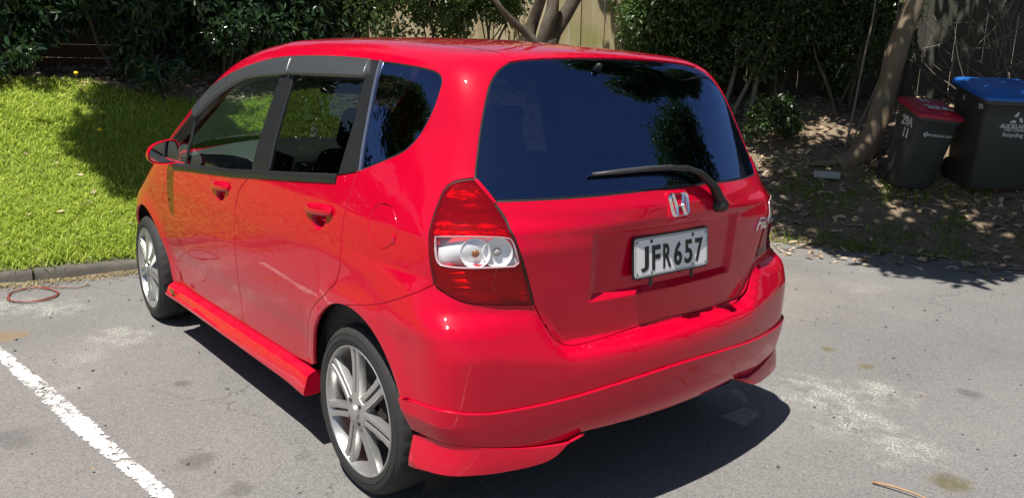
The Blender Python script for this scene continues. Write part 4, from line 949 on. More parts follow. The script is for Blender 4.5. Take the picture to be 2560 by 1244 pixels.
# asphalt sheet with a slightly ragged edge
ep = dens([tuple(p) for p in EDGE], .07, False); w = np.array([noise.noise(Vector((p[0]*2.2, p[1]*2.2, 3)))*.10 + noise.noise(Vector((p[0]*9, p[1]*9, 5)))*.03 for p in ep])
w *= np.clip((-ep[:, 1]-1.0)/1.0, 0, 1); d = np.gradient(ep, axis=0); d /= np.linalg.norm(d, axis=1, keepdims=True); nrm = np.stack([-d[:, 1], d[:, 0]], 1)
ep = ep + nrm*(w - .02)[:, None]
Vt = [(p[0], p[1], 0.0) for p in ep] + [(-40,-30,0), (-60,10,0), (-20,40,0), (4.6,40,0)]
tag(MB().add(Vt, [tuple(range(len(Vt)))]).build('asphalt', ASPHALT), kind='structure')
# worn white bay line
LINE = make_line_paint()
la = [(4.0,1.77), (2.398,1.583), (1.995,1.533), (1.699,1.486), (1.22,1.432), (.92,1.402), (.696,1.380), (.457,1.352), (-3,1.05)]; lb = [(4.0,1.86), (2.4,1.655), (1.773,1.586), (1.46,1.556), (1.206,1.525), (.894,1.484), (.599,1.441), (.434,1.415), (-3,1.12)]
A = dens(la, .05, False); A = A[A[:, 0] < 3.1]; V = []; F = []; at = []
for p in A:
    lo, hi = p[1] - .002, np.interp(p[0], [q[0] for q in lb[::-1]], [q[1] for q in lb[::-1]]) + .002
    for k, (t, v) in enumerate(((0, 1.0), (.12, .25), (.35, 0), (.65, 0), (.88, .25), (1, 1.0))): V.append((p[0], lo + (hi-lo)*t, .004)); at.append(v)
F = [(q*6+k, q*6+k+1, q*6+k+7, q*6+k+6) for q in range(len(A)-1) for k in range(5)]
lo = mesh_obj('bay_line', V, F, LINE, smooth=False, attr=at); tag(lo, kind='structure')
# kerb: two lengths of weathered concrete edging
KERB = varied('weathered_kerb_concrete', (.055,.050,.042), (.17,.155,.13), 7, .95, .8, 40)
def kerb(p0, p1, label):
    a, b = np.array(p0), np.array(p1); n = max(2, int(np.linalg.norm(b-a)/.06)); V = []; F = []; dr = (b-a)/np.linalg.norm(b-a); nr = np.array([dr[1], -dr[0]]); nr = -nr if nr[0] < 0 else nr
    for q in range(n+1):
        c = a + (b-a)*q/n
        for k, (o, z) in enumerate(((-.02,-.03), (-.012,.050), (.004,.070), (.02,.078), (.10,.080), (.118,.07), (.125,-.02))):
            w = noise.noise(Vector((c[0]*14+k, c[1]*14, z*20)))*.009 + noise.noise(Vector((c[0]*40+k, c[1]*40, 2)))*.004; V.append((c[0]+nr[0]*(o+w), c[1]+nr[1]*(o+w), z+w*.8*(z > 0)))
    for q in range(n):
        for k in range(6): F.append((q*7+k, q*7+k+1, q*7+k+8, q*7+k+7))
    F += [tuple(range(7)), tuple(n*7+k for k in range(6, -1, -1))]
    tag(MB().add(V, F).build('kerb_block', KERB, smooth=True, auto=50), label, 'kerb', 'weathered kerb blocks edging the lawn')
kerb((3.80,1.82), (3.715,1.225), 'short weathered kerb block at the left edge, left of the joint'); kerb((3.712,1.21), (3.44,-.62), 'long weathered kerb block running behind the front wheel of the car')
kerb((4.30,8.2), (3.98,3.2), 'kerb block furthest left along the lawn'); kerb((3.975,3.18), (3.803,1.84), 'kerb block left of the short one along the lawn')
# ---- grass
def blades(name, pts, h0, h1, wid, mat, lean=.6, nseg=2, kind='stuff'):
    n = len(pts); P = np.asarray(pts); az = RNG.uniform(0, 2*np.pi, n); h = RNG.uniform(h0, h1, n)*(.6+.6*RNG.random(n)); ln = RNG.uniform(.1, lean, n)*h; w = wid*(.6+.8*RNG.random(n))
    d = np.stack([np.cos(az), np.sin(az), 0*az], 1); s = np.stack([-np.sin(az), np.cos(az), 0*az], 1); up = np.array([0, 0, 1.])
    L0 = P - s*w[:, None]/2; R0 = P + s*w[:, None]/2; M = P + up*(h*.6)[:, None] + d*(ln*.35)[:, None]; L1 = M - s*(w*.42)[:, None]; R1 = M + s*(w*.42)[:, None]; T = P + up*(h*.93)[:, None] + d*ln[:, None]
    V = np.stack([L0, R0, R1, L1, T], 1).reshape(-1, 3); b = np.arange(n)*5
    F = np.concatenate([np.stack([b, b+1, b+2], 1), np.stack([b, b+2, b+3], 1), np.stack([b+3, b+2, b+4], 1)])
    return tag(fast_mesh(name, V, F, mat, attr=np.repeat(RNG.random(n), 5)), kind=kind)
GRASS = make_leaf('grass_blades', (.19,.33,.03), (.78,.84,.20), .5, .48, (.62,.74,.14), .35)
def scatter(n, x0, x1, y0, y1, fn):
    x = RNG.uniform(x0, x1, n); y = RNG.uniform(y0, y1, n); k = RNG.random(n) < fn(x, y); x, y = x[k], y[k]; return np.stack([x, y, ground_z(x, y) - .004], 1)
def lawn_d(x, y):
    m = lawn_mask(x, y); p = np.array([noise.noise(Vector((a*1.1, b*1.1, 1))) for a, b in zip(x, y)]); return m*np.clip(.75 + .8*p, .25, 1)
g1 = scatter(230000, 3.6, 7.2, -2.0, 2.2, lawn_d); blades('lawn_grass', g1, .028, .07, .0085, GRASS, 2.0)
g2 = scatter(60000, 3.8, 8.0, 2.2, 9, lawn_d); blades('lawn_grass_beyond', g2, .04, .08, .012, GRASS, 1.1)
WEED = make_leaf('weedy_grass', (.08,.16,.02), (.26,.36,.05), .5, .4, (.25,.36,.05), .3)
def tuft_d(x, y):
    n = edge_n(x, y); p = np.array([noise.noise(Vector((a*1.7, b*1.7, 9))) + .5*noise.noise(Vector((a*5, b*5, 4))) for a, b in zip(x, y)])
    return np.clip((p + .06)*2.4, 0, 1)*np.clip(n/.15 + .6, 0, 1)*np.clip((1.5-n)/.6, 0, 1)
g3 = scatter(90000, -2, 3.9, -8, -.8, tuft_d); blades('verge_grass', g3, .03, .10, .007, WEED, .9)
g4 = [];
for q in range(46):
    t = rnd.random(); k = rnd.randrange(4, 7); 
    a = EDGE[k-1] + (EDGE[k]-EDGE[k-1])*t
    for _ in range(26): g4.append((a[0]+rnd.gauss(-.02,.05), a[1]+rnd.gauss(.02,.05), .0))
g4 = np.array(g4); blades('edge_weeds', g4, .03, .09, .006, WEED, 1.0)
# dry moss and straw along the kerb foot
STRAW = make_leaf('dry_straw', (.22,.17,.08), (.46,.38,.20), .8, .2)
g5 = np.array([(3.62 - abs(rnd.gauss(0,.10)) + .10*max(0, y-1.0), y, .004) for y in [rnd.uniform(-.6, 2.6) for _ in range(2600)]]); g5[:, 0] = np.interp(g5[:, 1], EDGE[::-1][4:, 1], EDGE[::-1][4:, 0]) - np.abs(RNG.normal(0, .09, len(g5))) - .03
blades('kerb_foot_straw', g5, .006, .016, .010, STRAW, 4.0)
# ---- leaves
def leaf_mesh(P, D, U, L, Wd, fold=.25, curl=.15):
    """one folded leaf of two quads at each point: D along the leaf, U its face normal"""
    n = len(P); D = D/np.linalg.norm(D, axis=1, keepdims=True); S = np.cross(D, U); S /= np.linalg.norm(S, axis=1, keepdims=True)+1e-9; U = np.cross(S, D)
    L = L[:, None]; Wd = Wd[:, None]; T = P + D*L - U*L*curl
    f = lambda t, s, u: P + D*L*t + S*Wd*s + U*(Wd*u - L*curl*t*t)
    V = np.stack([P, f(.30, .46, fold), f(.68, .38, fold), T, f(.68, -.38, fold), f(.30, -.46, fold)], 1).reshape(-1, 3); b = np.arange(n)*6
    F = np.concatenate([np.stack([b, b+1, b+2, b+3], 1), np.stack([b, b+3, b+4, b+5], 1)]); return V, F
def crown(name, centres, radii, n_per, lsize, mat, parent=None, aspect=.45, droop=.4, shell=.55, squash=1.0):
    Ps = []; Ds = []
    for c, r in zip(centres, radii):
        d = RNG.normal(size=(n_per, 3)); d /= np.linalg.norm(d, axis=1, keepdims=True); rr = r*(shell + (1-shell)*RNG.random((n_per, 1)))*(.75+.35*RNG.random((n_per, 1))); q = d*rr; q[:, 2] *= squash
        Ps.append(np.array(c) + q); Ds.append(d)
    P = np.concatenate(Ps); Dn = np.concatenate(Ds); n = len(P)
    D = Dn*.7 + RNG.normal(size=(n, 3))*.7 + np.array([0, 0, -droop]); U = RNG.normal(size=(n, 3))*.55 + Dn*.35 + np.array([0, 0, .8])
    L = lsize*(.6 + .7*RNG.random(n)); V, F = leaf_mesh(P, D, U, L, L*aspect)
    return fast_mesh(name, V, F, mat, parent, attr=np.repeat(RNG.random(n), 6))
CAMEL = make_leaf('glossy_camellia_leaf', (.018,.045,.022), (.045,.095,.038), .30, .16, (.10,.20,.03), .6)
SMALLLEAF = make_leaf('small_dark_leaf', (.022,.045,.016), (.065,.115,.032), .34, .2, (.14,.24,.04), .55)
LIGHTLEAF = make_leaf('light_shrub_leaf', (.035,.075,.020), (.10,.17,.050), .30, .28, (.22,.32,.05), .6)
CANOPY = make_leaf('canopy_leaf', (.03,.07,.018), (.07,.13,.03), .4, .3, (.18,.30,.04), .5)
BARK = make_bark('grey_brown_bark', (.045,.032,.022), (.125,.095,.070)); BARKL = make_bark('pale_grey_bark', (.12,.085,.055), (.27,.205,.135), 5); TWIG = make_bark('dry_twig', (.13,.10,.075), (.28,.235,.18))
def bent(p0, p1, n=8, wob=.06, sag=0):
    p0, p1 = Vector(p0), Vector(p1); off = Vector((rnd.random()*50, rnd.random()*50, rnd.random()*50)); out = []
    for q in range(n+1):
        t = q/n; p = p0.lerp(p1, t); e = math.sin(math.pi*min(t, 1)*.95)
        out.append(p + Vector((noise.noise(off+p*1.5), noise.noise(off+p*1.5+Vector((9,0,0))), noise.noise(off+p*1.5+Vector((0,9,0)))*.5))*wob*e*2 - Vector((0,0,sag*math.sin(math.pi*t))))
    return out
def taper(r0, r1, n): return [r0 + (r1-r0)*q/(n-1) for q in range(n)]
def clumps(c, ext, n, r):
    out = []
    for _ in range(n):
        d = Vector((rnd.gauss(0,1), rnd.gauss(0,1), rnd.gauss(0,1))).normalized()*rnd.uniform(.35, 1)
        out.append((c[0]+d.x*ext[0], c[1]+d.y*ext[1], c[2]+d.z*ext[2]))
    return out, [r*rnd.uniform(.6, 1.25) for _ in range(n)]
def shrub(name, label, base, ext, zc, ncl, rcl, nper, ls, mat, nst=4, group=None, cat='shrub', aspect=.45, stem_r=.022, bark=None):
    z = gz(base[0], base[1]); root = tag(empty(name, (0,0,0)), label, cat, group); c = (base[0], base[1], z + zc)
    cs, rs = clumps(c, ext, ncl, rcl); cs = [(a, b, max(h, gz(a, b) + .12)) for a, b, h in cs]
    crown('crown', cs, rs, nper, ls, mat, root, aspect)
    for k in range(nst):
        t = cs[rnd.randrange(len(cs))]; b = (base[0]+rnd.gauss(0,.12), base[1]+rnd.gauss(0,.12)); bz = gz(*b) - .03
        pts = bent((b[0], b[1], bz), t, 9, .08); MB().tube(pts, taper(stem_r*rnd.uniform(.7,1.3), .006, len(pts)), 7).build('stem', bark or BARK, root, smooth=True)
    return root
# left: glossy camellia bank
H = 'glossy camellia bushes above the lawn'
for k, (bx, by, ex, zc, lb) in enumerate((
    (7.15, 1.85, (.70,.85,.85), 1.10, 'dark glossy camellia bush at the far left above the sunny grass'),
    (7.0, .75, (.62,.75,.80), .92, 'dark glossy camellia bush second from left, behind the dandelion'),
    (6.75,-.30, (.58,.70,.80), .90, 'dark glossy camellia bush directly above the shaded lawn corner'),
    (6.60,-1.25, (.58,.65,.80), .92, 'dark glossy camellia bush behind the windscreen pillar of the car'),
    (6.55,-2.05, (.45,.45,.70), 1.05, 'dark glossy camellia bush beside the bare timber wall, above the car roof'))):
    shrub('camellia_bush', lb, (bx, by), ex, zc, 64, .22, 130, .085, CAMEL, 6, H, aspect=.42)
for bx, by, lb in ((6.05,-.35, 'small low camellia seedling with drooping leaves at the hedge foot'), (6.35,.95, 'tiny camellia seedling on the leaf litter above the grass')):
    shrub('camellia_seedling', lb, (bx, by), (.26,.30,.14), .24, 9, .11, 42, .085, CAMEL, 3, 'camellia seedlings in the litter', cat='seedling', aspect=.42, stem_r=.008)
for by in (3.0, 4.2, 5.5, 6.9, 8.3): shrub('camellia_bush', 'dark glossy camellia bush out of frame to the left', (7.15 + .12*(by-3), by), (.75,.95,1.0), 1.1, 50, .28, 110, .12, CAMEL, 3, H, aspect=.42)
# centre: sunlit small-leaved shrub in front of the pale fence
shrub('sunlit_shrub', 'sunlit small-leaved shrub against the pale timber fence above the car roof', (5.50,-3.15), (.40,1.15,.65), 1.12, 125, .17, 100, .048, LIGHTLEAF, 6, None, aspect=.62, stem_r=.016)
shrub('fence_shrub', 'darker straggly shrub between the sunlit shrub and the forked tree, against the pale fence', (5.75,-4.05), (.30,.70,.55), 1.15, 46, .17, 90, .05, SMALLLEAF, 5, None, aspect=.6, stem_r=.018)
shrub('fence_shrub', 'dark shrub at the corner where the timber wall meets the pale fence', (6.75,-2.75), (.40,.45,.55), 1.0, 40, .2, 110, .075, CAMEL, 5, None, aspect=.45, stem_r=.018)
# right: dense dark shrubs behind the rear window
R_ = 'dark dense shrubs right of the car'
for bx, by, ex, zc, n, lb, mt in (
    (4.22,-5.42, (.40,.50,.65), 1.05, 34, 'light green shrub just right of the mossy fence panel', LIGHTLEAF),
    (3.95,-5.75, (.55,.65,1.0), 1.15, 46, 'dense dark shrub left of the two bare stems, behind the rear window', SMALLLEAF),
    (3.25,-6.20, (.55,.65,1.05), 1.25, 50, 'dense dark shrub in the middle, over the reddish leaf litter', SMALLLEAF),
    (2.55,-6.70, (.50,.60,1.05), 1.25, 46, 'dense dark shrub closest to the leaning trunk', SMALLLEAF)):
    shrub('dark_shrub', lb, (bx, by), ex, zc, int(n*2.1), .24, 230, .055, mt, 7, R_, aspect=.6, stem_r=.024)
shrub('ivy_clump', 'low ivy clump on the bank in front of the dark shrubs', (2.75,-5.55), (.30,.35,.22), .26, 16, .13, 80, .05, SMALLLEAF, 2, None, cat='ivy', aspect=.75, stem_r=.006)
# bare stems at the foot of the shrubs
for k, (a, b, r, lb) in enumerate((((3.42,-5.55), (3.5,-6.1,2.1), .030, 'leftmost bare stem rising under the dark shrub'), ((3.34,-5.60), (3.25,-6.2,2.1), .026, 'middle bare stem under the dark shrub'), ((3.20,-5.68), (3.15,-6.2,2.1), .032, 'upright bare stem right of the other two under the dark shrub'),
    ((2.02,-5.75), (2.1,-6.2,3.1), .013, 'thin forked sapling stem beside the leaning trunk'), ((1.98,-5.72), (1.7,-6.4,3.1), .010, 'slim sapling stem leaning right beside the trunk'))):
    p = bent((a[0], a[1], gz(*a)-.04), b, 9, .07); tag(MB().tube(p, taper(r, r*.5, len(p)), 8).build('bare_stem', TWIG, smooth=True), lb, 'stem', 'bare stems under the shrubs')
# ---- fences
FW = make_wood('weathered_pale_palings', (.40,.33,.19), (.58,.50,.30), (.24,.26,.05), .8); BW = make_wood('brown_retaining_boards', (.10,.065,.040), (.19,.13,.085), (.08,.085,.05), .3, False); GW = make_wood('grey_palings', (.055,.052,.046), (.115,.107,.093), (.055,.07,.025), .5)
def paling_fence(name, label, a, b, h, mat, w=.145, z_drop=.1, rails=True, top=None):
    root = tag(empty(name), label, 'fence'); a, b = np.array(a, float), np.array(b, float); L = np.linalg.norm(b-a); d = (b-a)/L; n = np.array([-d[1], d[0]]); n = n if n[0] < 0 else -n; k = int(L/(w+.002)); mb = MB(); at = []
    rot = Matrix.Rotation(math.atan2(d[1], d[0]), 3, 'Z')
    for q in range(k):
        c = a + d*(q+.5)*(w+.002); z = gz(*c); hh = h*rnd.uniform(.985,1.0); mb.box((c[0]+n[0]*(.018*(q % 2)+rnd.uniform(0,.004)), c[1]+n[1]*(.018*(q % 2)+rnd.uniform(0,.004)), z + hh/2 - z_drop), (w, .019, hh), rot @ Matrix.Rotation(rnd.gauss(0,.006), 3, 'Y')); at += [rnd.random()]*8
    o = mb.build('palings', mat, root); t = o.data.attributes.new('var', 'FLOAT', 'POINT'); t.data.foreach_set('value', np.array(at, np.float32))
    for q in range(int(L/1.8)+1):
        c = a + d*min(q*1.8, L); z = gz(*c); MB().box((c[0]-n[0]*.07, c[1]-n[1]*.07, z+h/2-.1), (.1,.1,h), rot).build('fence_post', mat, root)
    for zz in (.35, h-.45):
        c = (a+b)/2; MB().box((c[0]-n[0]*.035, c[1]-n[1]*.035, (gz(*a)+gz(*b))/2+zz), (L,.045,.09), rot).build('rail', mat, root)
    return root
paling_fence('paling_fence', 'tall pale mossy timber paling fence lit by the sun above the car roof', (5.60,-5.02), (4.93,-5.80), 1.9, FW)
paling_fence('paling_fence', 'pale sunlit timber fence behind the small-leaved shrub', (7.45,-3.02), (5.66,-5.10), 1.9, make_wood('cream_boards', (.52,.41,.25), (.76,.66,.46), (.30,.28,.12), .35, False), w=.19)
paling_fence('paling_fence', 'shaded grey paling fence behind the dark shrubs and the bins', (5.22,-5.72), (1.95,-7.75), 1.7, GW)
paling_fence('paling_fence', 'mossy grey paling fence at the right behind the bins', (2.10,-7.70), (-4.0,-10.9), 1.45, GW)
wl = tag(empty('retaining_wall'), 'dark brown horizontal timber retaining wall behind the camellias', 'wall')
for q in range(9):
    a, b = np.array((9.1,6.0)), np.array((7.30,-3.25)); c = (a+b)/2; d = b-a; L = np.linalg.norm(d); rot = Matrix.Rotation(math.atan2(d[1], d[0]), 3, 'Z')
    MB().box((c[0], c[1], 1.08+.145*q), (L,.045,.1435), rot).build('board', BW, wl)
for q in range(6):
    c = np.array((9.02,5.8)) + (np.array((7.28,-3.1))-np.array((9.02,5.8)))*q/5; MB().box((c[0]-.06, c[1], 1.75), (.09,.09,1.5), rot).build('post', BW, wl)
# ---- trees
def tree(name, label, trunk, limbs, crowns, bark, leaf, ls=.10, nper=150, aspect=.5, group=None):
    root = tag(empty(name), label, 'tree', group); pts, rad = trunk; P = [Vector(p) for p in pts]; sm = []; rs = []
    for q in range(len(P)-1):
        p0 = P[max(q-1,0)]; p1 = P[q]; p2 = P[q+1]; p3 = P[min(q+2,len(P)-1)]
        for t in (0, .25, .5, .75):
            sm.append(.5*((2*p1) + (p2-p0)*t + (2*p0-5*p1+4*p2-p3)*t*t + (3*p1-p0-3*p2+p3)*t*t*t)); rs.append((rad[q]*(1-t)+rad[q+1]*t)*(1 + .08*noise.noise(p1*3+Vector((0,0,t*2)))))
    sm.append(P[-1]); rs.append(rad[-1])
    tb = MB().tube(sm, rs, 18); 
    tb.v = [tuple(Vector(v) + Vector((noise.noise(Vector(v)*7), noise.noise(Vector(v)*7+Vector((5,5,5))), 0))*.018) for v in tb.v]
    tb.build('trunk', bark, root, smooth=True)
    for a, b, r in limbs: p = bent(a, b, 10, .16); MB().tube(p, taper(r, r*.35, len(p)), 10).build('limb', bark, root, smooth=True)
    if crowns:
        cs = []; rs = []
        for c, ext, n, r in crowns: x, y = clumps(c, ext, n, r); cs += x; rs += y
        crown('crown', cs, rs, nper, ls, leaf, root, aspect, shell=.3)
    return root
z0 = gz(4.78,-4.15)
tree('forked_tree', 'dark forked multi-stemmed tree in front of the pale fence above the car roof',
     ([(4.80,-4.10,z0-.1), (4.78,-4.10,z0+.3), (4.76,-4.12,z0+.55), (4.72,-4.16,z0+.74)], [.21,.16,.145,.07]),
     [((4.76,-4.11,z0+.30), (4.95,-3.55,z0+2.2), .085), ((4.76,-4.12,z0+.35), (4.78,-4.02,z0+2.3), .095), ((4.76,-4.13,z0+.35), (4.45,-4.75,z0+2.4), .10), ((4.74,-4.05,z0+.5), (5.1,-3.35,z0+1.4), .05), ((4.78,-4.02,z0+2.2), (5.6,-2.6,z0+3.4), .07), ((4.95,-3.55,z0+2.1), (6.2,-1.2,z0+3.3), .06), ((4.45,-4.75,z0+2.3), (4.0,-5.6,z0+3.6), .07)],
     [((6.75,-.75,4.6), (.75,1.2,.5), 40, .42), ((7.45,.9,4.6), (.80,1.3,.5), 46, .42), ((7.8,2.9,4.6), (.9,1.2,.5), 46, .45), ((7.4,5.2,4.8), (1.0,1.4,.5), 56, .45), ((7.6,7.8,4.8), (1.0,1.4,.5), 50, .45), ((5.60,.95,4.75), (.60,.50,.3), 32, .34), ((4.68,1.30,4.75), (.82,.66,.3), 64, .32)], BARK, CANOPY, .15, 130)  # unseen far-left clumps hang apart from the trunk, added to darken door reflections
zt = .668
tree('leaning_tree', 'tall pale-barked tree trunk leaning right beside the red-lidded bin',
     ([(1.99,-5.60,zt-.14), (1.885,-5.76,zt-.03), (1.83,-5.85,zt+.12), (1.787,-5.91,zt+.31), (1.775,-5.98,zt+.60), (1.755,-6.10,zt+1.05), (1.73,-6.25,zt+1.5), (1.55,-6.35,zt+2.3), (1.30,-6.1,zt+3.0)], [.135,.118,.108,.102,.100,.098,.098,.095,.09]),
     [((1.32,-6.1,zt+2.8), (1.2,-4.4,zt+4.1), .08), ((1.32,-6.1,zt+2.8), (-.4,-4.8,zt+4.2), .08), ((1.3,-6.1,zt+2.9), (3.2,-5.2,zt+4.0), .07), ((1.93,-5.70,zt-.02), (2.22,-5.42,gz(2.22,-5.42)-.03), .05), ((1.9,-5.76,zt+.0), (1.72,-5.55,gz(1.72,-5.55)-.05), .035)],
     [((1.35,-4.0,4.9), (1.0,1.35,.5), 30, .34), ((-.5,-4.9,4.8), (1.1,1.5,.5), 60, .42), ((3.0,-5.0,4.8), (1.0,1.25,.5), 34, .36), ((4.2,-5.3,4.7), (.8,.9,.45), 34, .40), ((.5,-6.6,4.9), (1.5,1.1,.45), 70, .42), ((-3.0,-6.4,4.8), (1.6,1.5,.6), 56, .5), ((.25,-2.95,4.8), (.80,.70,.25), 34, .34), ((-1.1,-3.7,4.8), (.9,.8,.3), 36, .36)], BARKL, CANOPY, .15, 130)
# trees further along the verge, seen only in the car's glass and paint
for bx, by, hh in ((-3.4,-7.9,6.5), (-5.6,-8.6,7.5), (-8.6,-9.6,6.5), (-13,-9.0,7.5)):
    z = gz(bx, by); tree('verge_tree', 'leafy verge tree out of frame behind the bins', ([(bx,by,z-.1), (bx+.1,by+.1,z+hh*.3), (bx+.2,by,z+hh*.6)], [.18,.14,.09]), [((bx+.1,by+.1,z+hh*.3), (bx+1.0,by+.4,z+hh*.6), .06), ((bx+.1,by+.1,z+hh*.35), (bx-1.0,by-.3,z+hh*.65), .06)], [((bx,by,z+hh*.62), (1.5,1.5,hh*.3), 46, .6)], BARK, CANOPY, .17, 100, group='verge trees behind the bins')
for bx, by, hh in ((10.2,.6,8.0), (10.8,3.6,6.5)):
    z = 1.6; tree('tall_tree', 'tall dark tree out of frame beyond the timber wall', ([(bx,by,z-.3), (bx+.1,by+.1,z+hh*.3), (bx+.2,by,z+hh*.6)], [.20,.16,.10]), [((bx+.1,by+.1,z+hh*.3), (bx+1.0,by+.6,z+hh*.6), .07), ((bx+.1,by+.1,z+hh*.35), (bx-1.0,by-.5,z+hh*.65), .07)], [((bx+.2,by,z+hh*.52), (1.5,1.9,hh*.36), 90, .62)], BARK, CAMEL, .18, 110, group='tall trees beyond the timber wall')
# tangle of bare vines right of the leaning trunk
vt = tag(empty('vine_tangle'), 'tangle of thin bare grey vines on the fence right of the leaning trunk', 'vines')
for q in range(95):
    u = rnd.random(); a = (1.45-1.4*u + rnd.gauss(0,.2), -6.75-.55*u+rnd.gauss(0,.15)); z = gz(*a)
    s_ = Vector((a[0], a[1], z + rnd.uniform(.0,1.0))); e = s_ + Vector((rnd.gauss(0,.6), rnd.gauss(0,.3), rnd.uniform(.2,1.3))); p = bent(s_, e, 10, .22, rnd.uniform(-.2,.25))
    MB().tube(p, taper(rnd.uniform(.003,.009), .0015, len(p)), 5).build('vine', TWIG, vt, smooth=True)
# ---- wheelie bins
BINB = varied('bin_plastic_green_black', (.022,.029,.028), (.060,.066,.060), 5, .5, .08, 60, .3); BINR = varied('bin_lid_red', (.36,.012,.028), (.45,.02,.04), 6, .38, .05); BINU = varied('bin_lid_blue', (.010,.10,.42), (.02,.15,.52), 6, .38, .05)
WINK = plain('faded_white_print', (.60,.62,.62), .6)
def wheelie_bin(loc, rz, W, D, H, lidm, label, tilt=0.0, roll=0.0):
    root = tag(empty('wheelie_bin', loc, rz), label, 'bin'); root.rotation_euler = (tilt, roll, rz)
    def ring(w, d, z, r=.045, oy=0): return [(x, y+oy, z) for x, y in rrect(w, d, r, 4)]
    V = []; lv = [(W*.76, D*.70, 0.0, .05, -.03), (W*.80, D*.75, .03, .05, -.03), (W*.90, D*.90, H*.72, .045, -.005), (W*.93, D*.93, H*.90, .04, 0), (W*.94, D*.94, H*.905, .04, 0), (W*1.0, D*1.0, H*.91, .04, 0), (W*1.0, D*1.0, H*.955, .04, 0), (W*.97, D*.97, H*.957, .04, 0), (W*.90, D*.90, H*.93, .04, 0)]
    for w, d, z, r, oy in lv: V += [(x, y, q - (y*.15 if q > H*.8 else 0)) for x, y, q in ring(w, d, z, r, oy)]
    n = 20; F = [(i*n+k, i*n+(k+1) % n, (i+1)*n+(k+1) % n, (i+1)*n+k) for i in range(len(lv)-1) for k in range(n)] + [tuple(range(n-1,-1,-1))]
    MB().add(V, F).build('bin_body', BINB, root, smooth=True, auto=40)
    V = []; ll = [(W*1.03, D*1.02, H*.945, .035), (W*1.04, D*1.03, H*.965, .035), (W*1.02, D*1.01, H*.985, .04), (W*.93, D*.93, H*1.005, .05), (W*.72, D*.74, H*1.012, .06), (W*.66, D*.68, H*1.030, .06), (W*.50, D*.50, H*1.036, .06)]
    for w, d, z, r in ll: V += [(x, y, z + y*-.15) for x, y, z in ring(w, d, z, r)]
    F = [(i*n+k, i*n+(k+1) % n, (i+1)*n+(k+1) % n, (i+1)*n+k) for i in range(len(ll)-1) for k in range(n)] + [tuple((len(ll)-1)*n+k for k in range(n))]
    MB().add(V, F).build('bin_lid', lidm, root, smooth=True, auto=40)
    MB().tube([(-W*.36, -D*.55, H*.94 + D*.08), (W*.36, -D*.55, H*.94 + D*.08)], .016, 8).build('bin_handle', BINB, root, smooth=True)
    for sx in (-1, 1):
        Mx = Matrix.Translation((sx*W*.40, -D*.36, .10)) @ Matrix.Rotation(math.radians(90), 4, 'Y'); MB().lathe([(.01,-.028), (.085,-.028), (.10,-.018), (.10,.018), (.085,.028), (.01,.028)], 24, Mx).build('bin_wheel', RUBBER, root, smooth=True, auto=40)
    for x in (-W*.30, -W*.12, W*.12, W*.30): MB().add([(x-.012, D*.455, H*.905), (x+.012, D*.455, H*.905), (x, D*.452, H*.845), (x, D*.485, H*.905)], [(0,1,2), (0,2,3), (1,3,2), (0,3,1)]).build('rim_gusset', BINB, root)
    return root
def front_frame(W, D, H, x, t, off=.004):
    z = H*t; y = np.interp(z, [.03, H*.72, H*.90], [D*.375-.03, D*.45-.005, D*.465]) + off; sl = (D*.075+.025)/(H*.69)
    return frame((x, y, z), (-1, 0, 0), (0, sl, 1))
def side_frame(W, D, H, y, t, off=.004):
    z = H*t; x = np.interp(z, [.03, H*.72, H*.90], [W*.40, W*.45, W*.465]) + off; return frame((x, y, z), (0, 1, 0), (W*.05/(H*.69), 0, 1))
dirv = math.atan2(2.07+5.75, -2.36-1.0)   # towards the camera
bx, by = 1.27,-5.60
rb = wheelie_bin((bx, by, gz(bx, by)+.01), dirv - math.pi/2 + .55, .42, .45, .74, BINR, 'green-black wheelie bin with a red lid marked 29A, beside the leaning tree', -.15, -.10)
W, D, Hh = .42,.45,.74
text_obj('lettering', '29A', .115, .001, side_frame(W, D, Hh, .03, .80), WINK, rb, bold=.004); text_obj('lettering', '11', .115, .001, side_frame(W, D, Hh, .045, .66), WINK, rb, bold=.004)
text_obj('lettering', 'AUCKLAND CITY', .028, .0008, front_frame(W, D, Hh, -.045, .70), WINK, rb, shear=.2, bold=.0008)
dm = MB(); Mf = front_frame(W, D, Hh, .088, .70)
dm.prism([(0,.026), (-.028,0), (0,-.026), (.028,0)], 0, .001, Mf).build('emblem', WINK, rb); MB().prism([(.004,.012), (-.008,0), (.004,-.012), (.014,0)], .0012, .0016, Mf).build('emblem_centre', BINB, rb)
lf = frame((0, .10, Hh*1.036+.003), (-1, 0, 0), (0, -1, -.05)); text_obj('lettering', '29A', .12, .001, frame((-.0, .12, Hh*1.036+.003-.018), (-1,0,0), (0,-1,.15)), WINK, rb, bold=.005, sx=1.15); text_obj('lettering', '11', .10, .001, frame((.05, -.06, Hh*1.036+.003+.009), (-1,0,0), (0,-1,.15)), WINK, rb, bold=.004)
bx, by = .73,-5.95; W, D, Hh = .60,.70,.875
bb = wheelie_bin((bx, by, gz(bx, by)+.01), dirv - math.pi/2 + .42, W, D, Hh, BINU, 'large green-black recycling bin with a blue lid at the right edge', -.06, -.02)
F1 = front_frame(W, D, Hh, -.0, .62)
text_obj('lettering', 'AUCKLAND', .050, .0008, front_frame(W, D, Hh, 0, .645), WINK, bb, bold=.0022, sx=.92); text_obj('lettering', 'City Council', .034, .0008, front_frame(W, D, Hh, 0, .607), WINK, bb, bold=.0008, sx=.95); text_obj('lettering', 'Recycling', .048, .0008, front_frame(W, D, Hh, 0, .555), WINK, bb, bold=.001, sx=.95)
tri_ = MB(); Mt = front_frame(W, D, Hh, 0, .72)
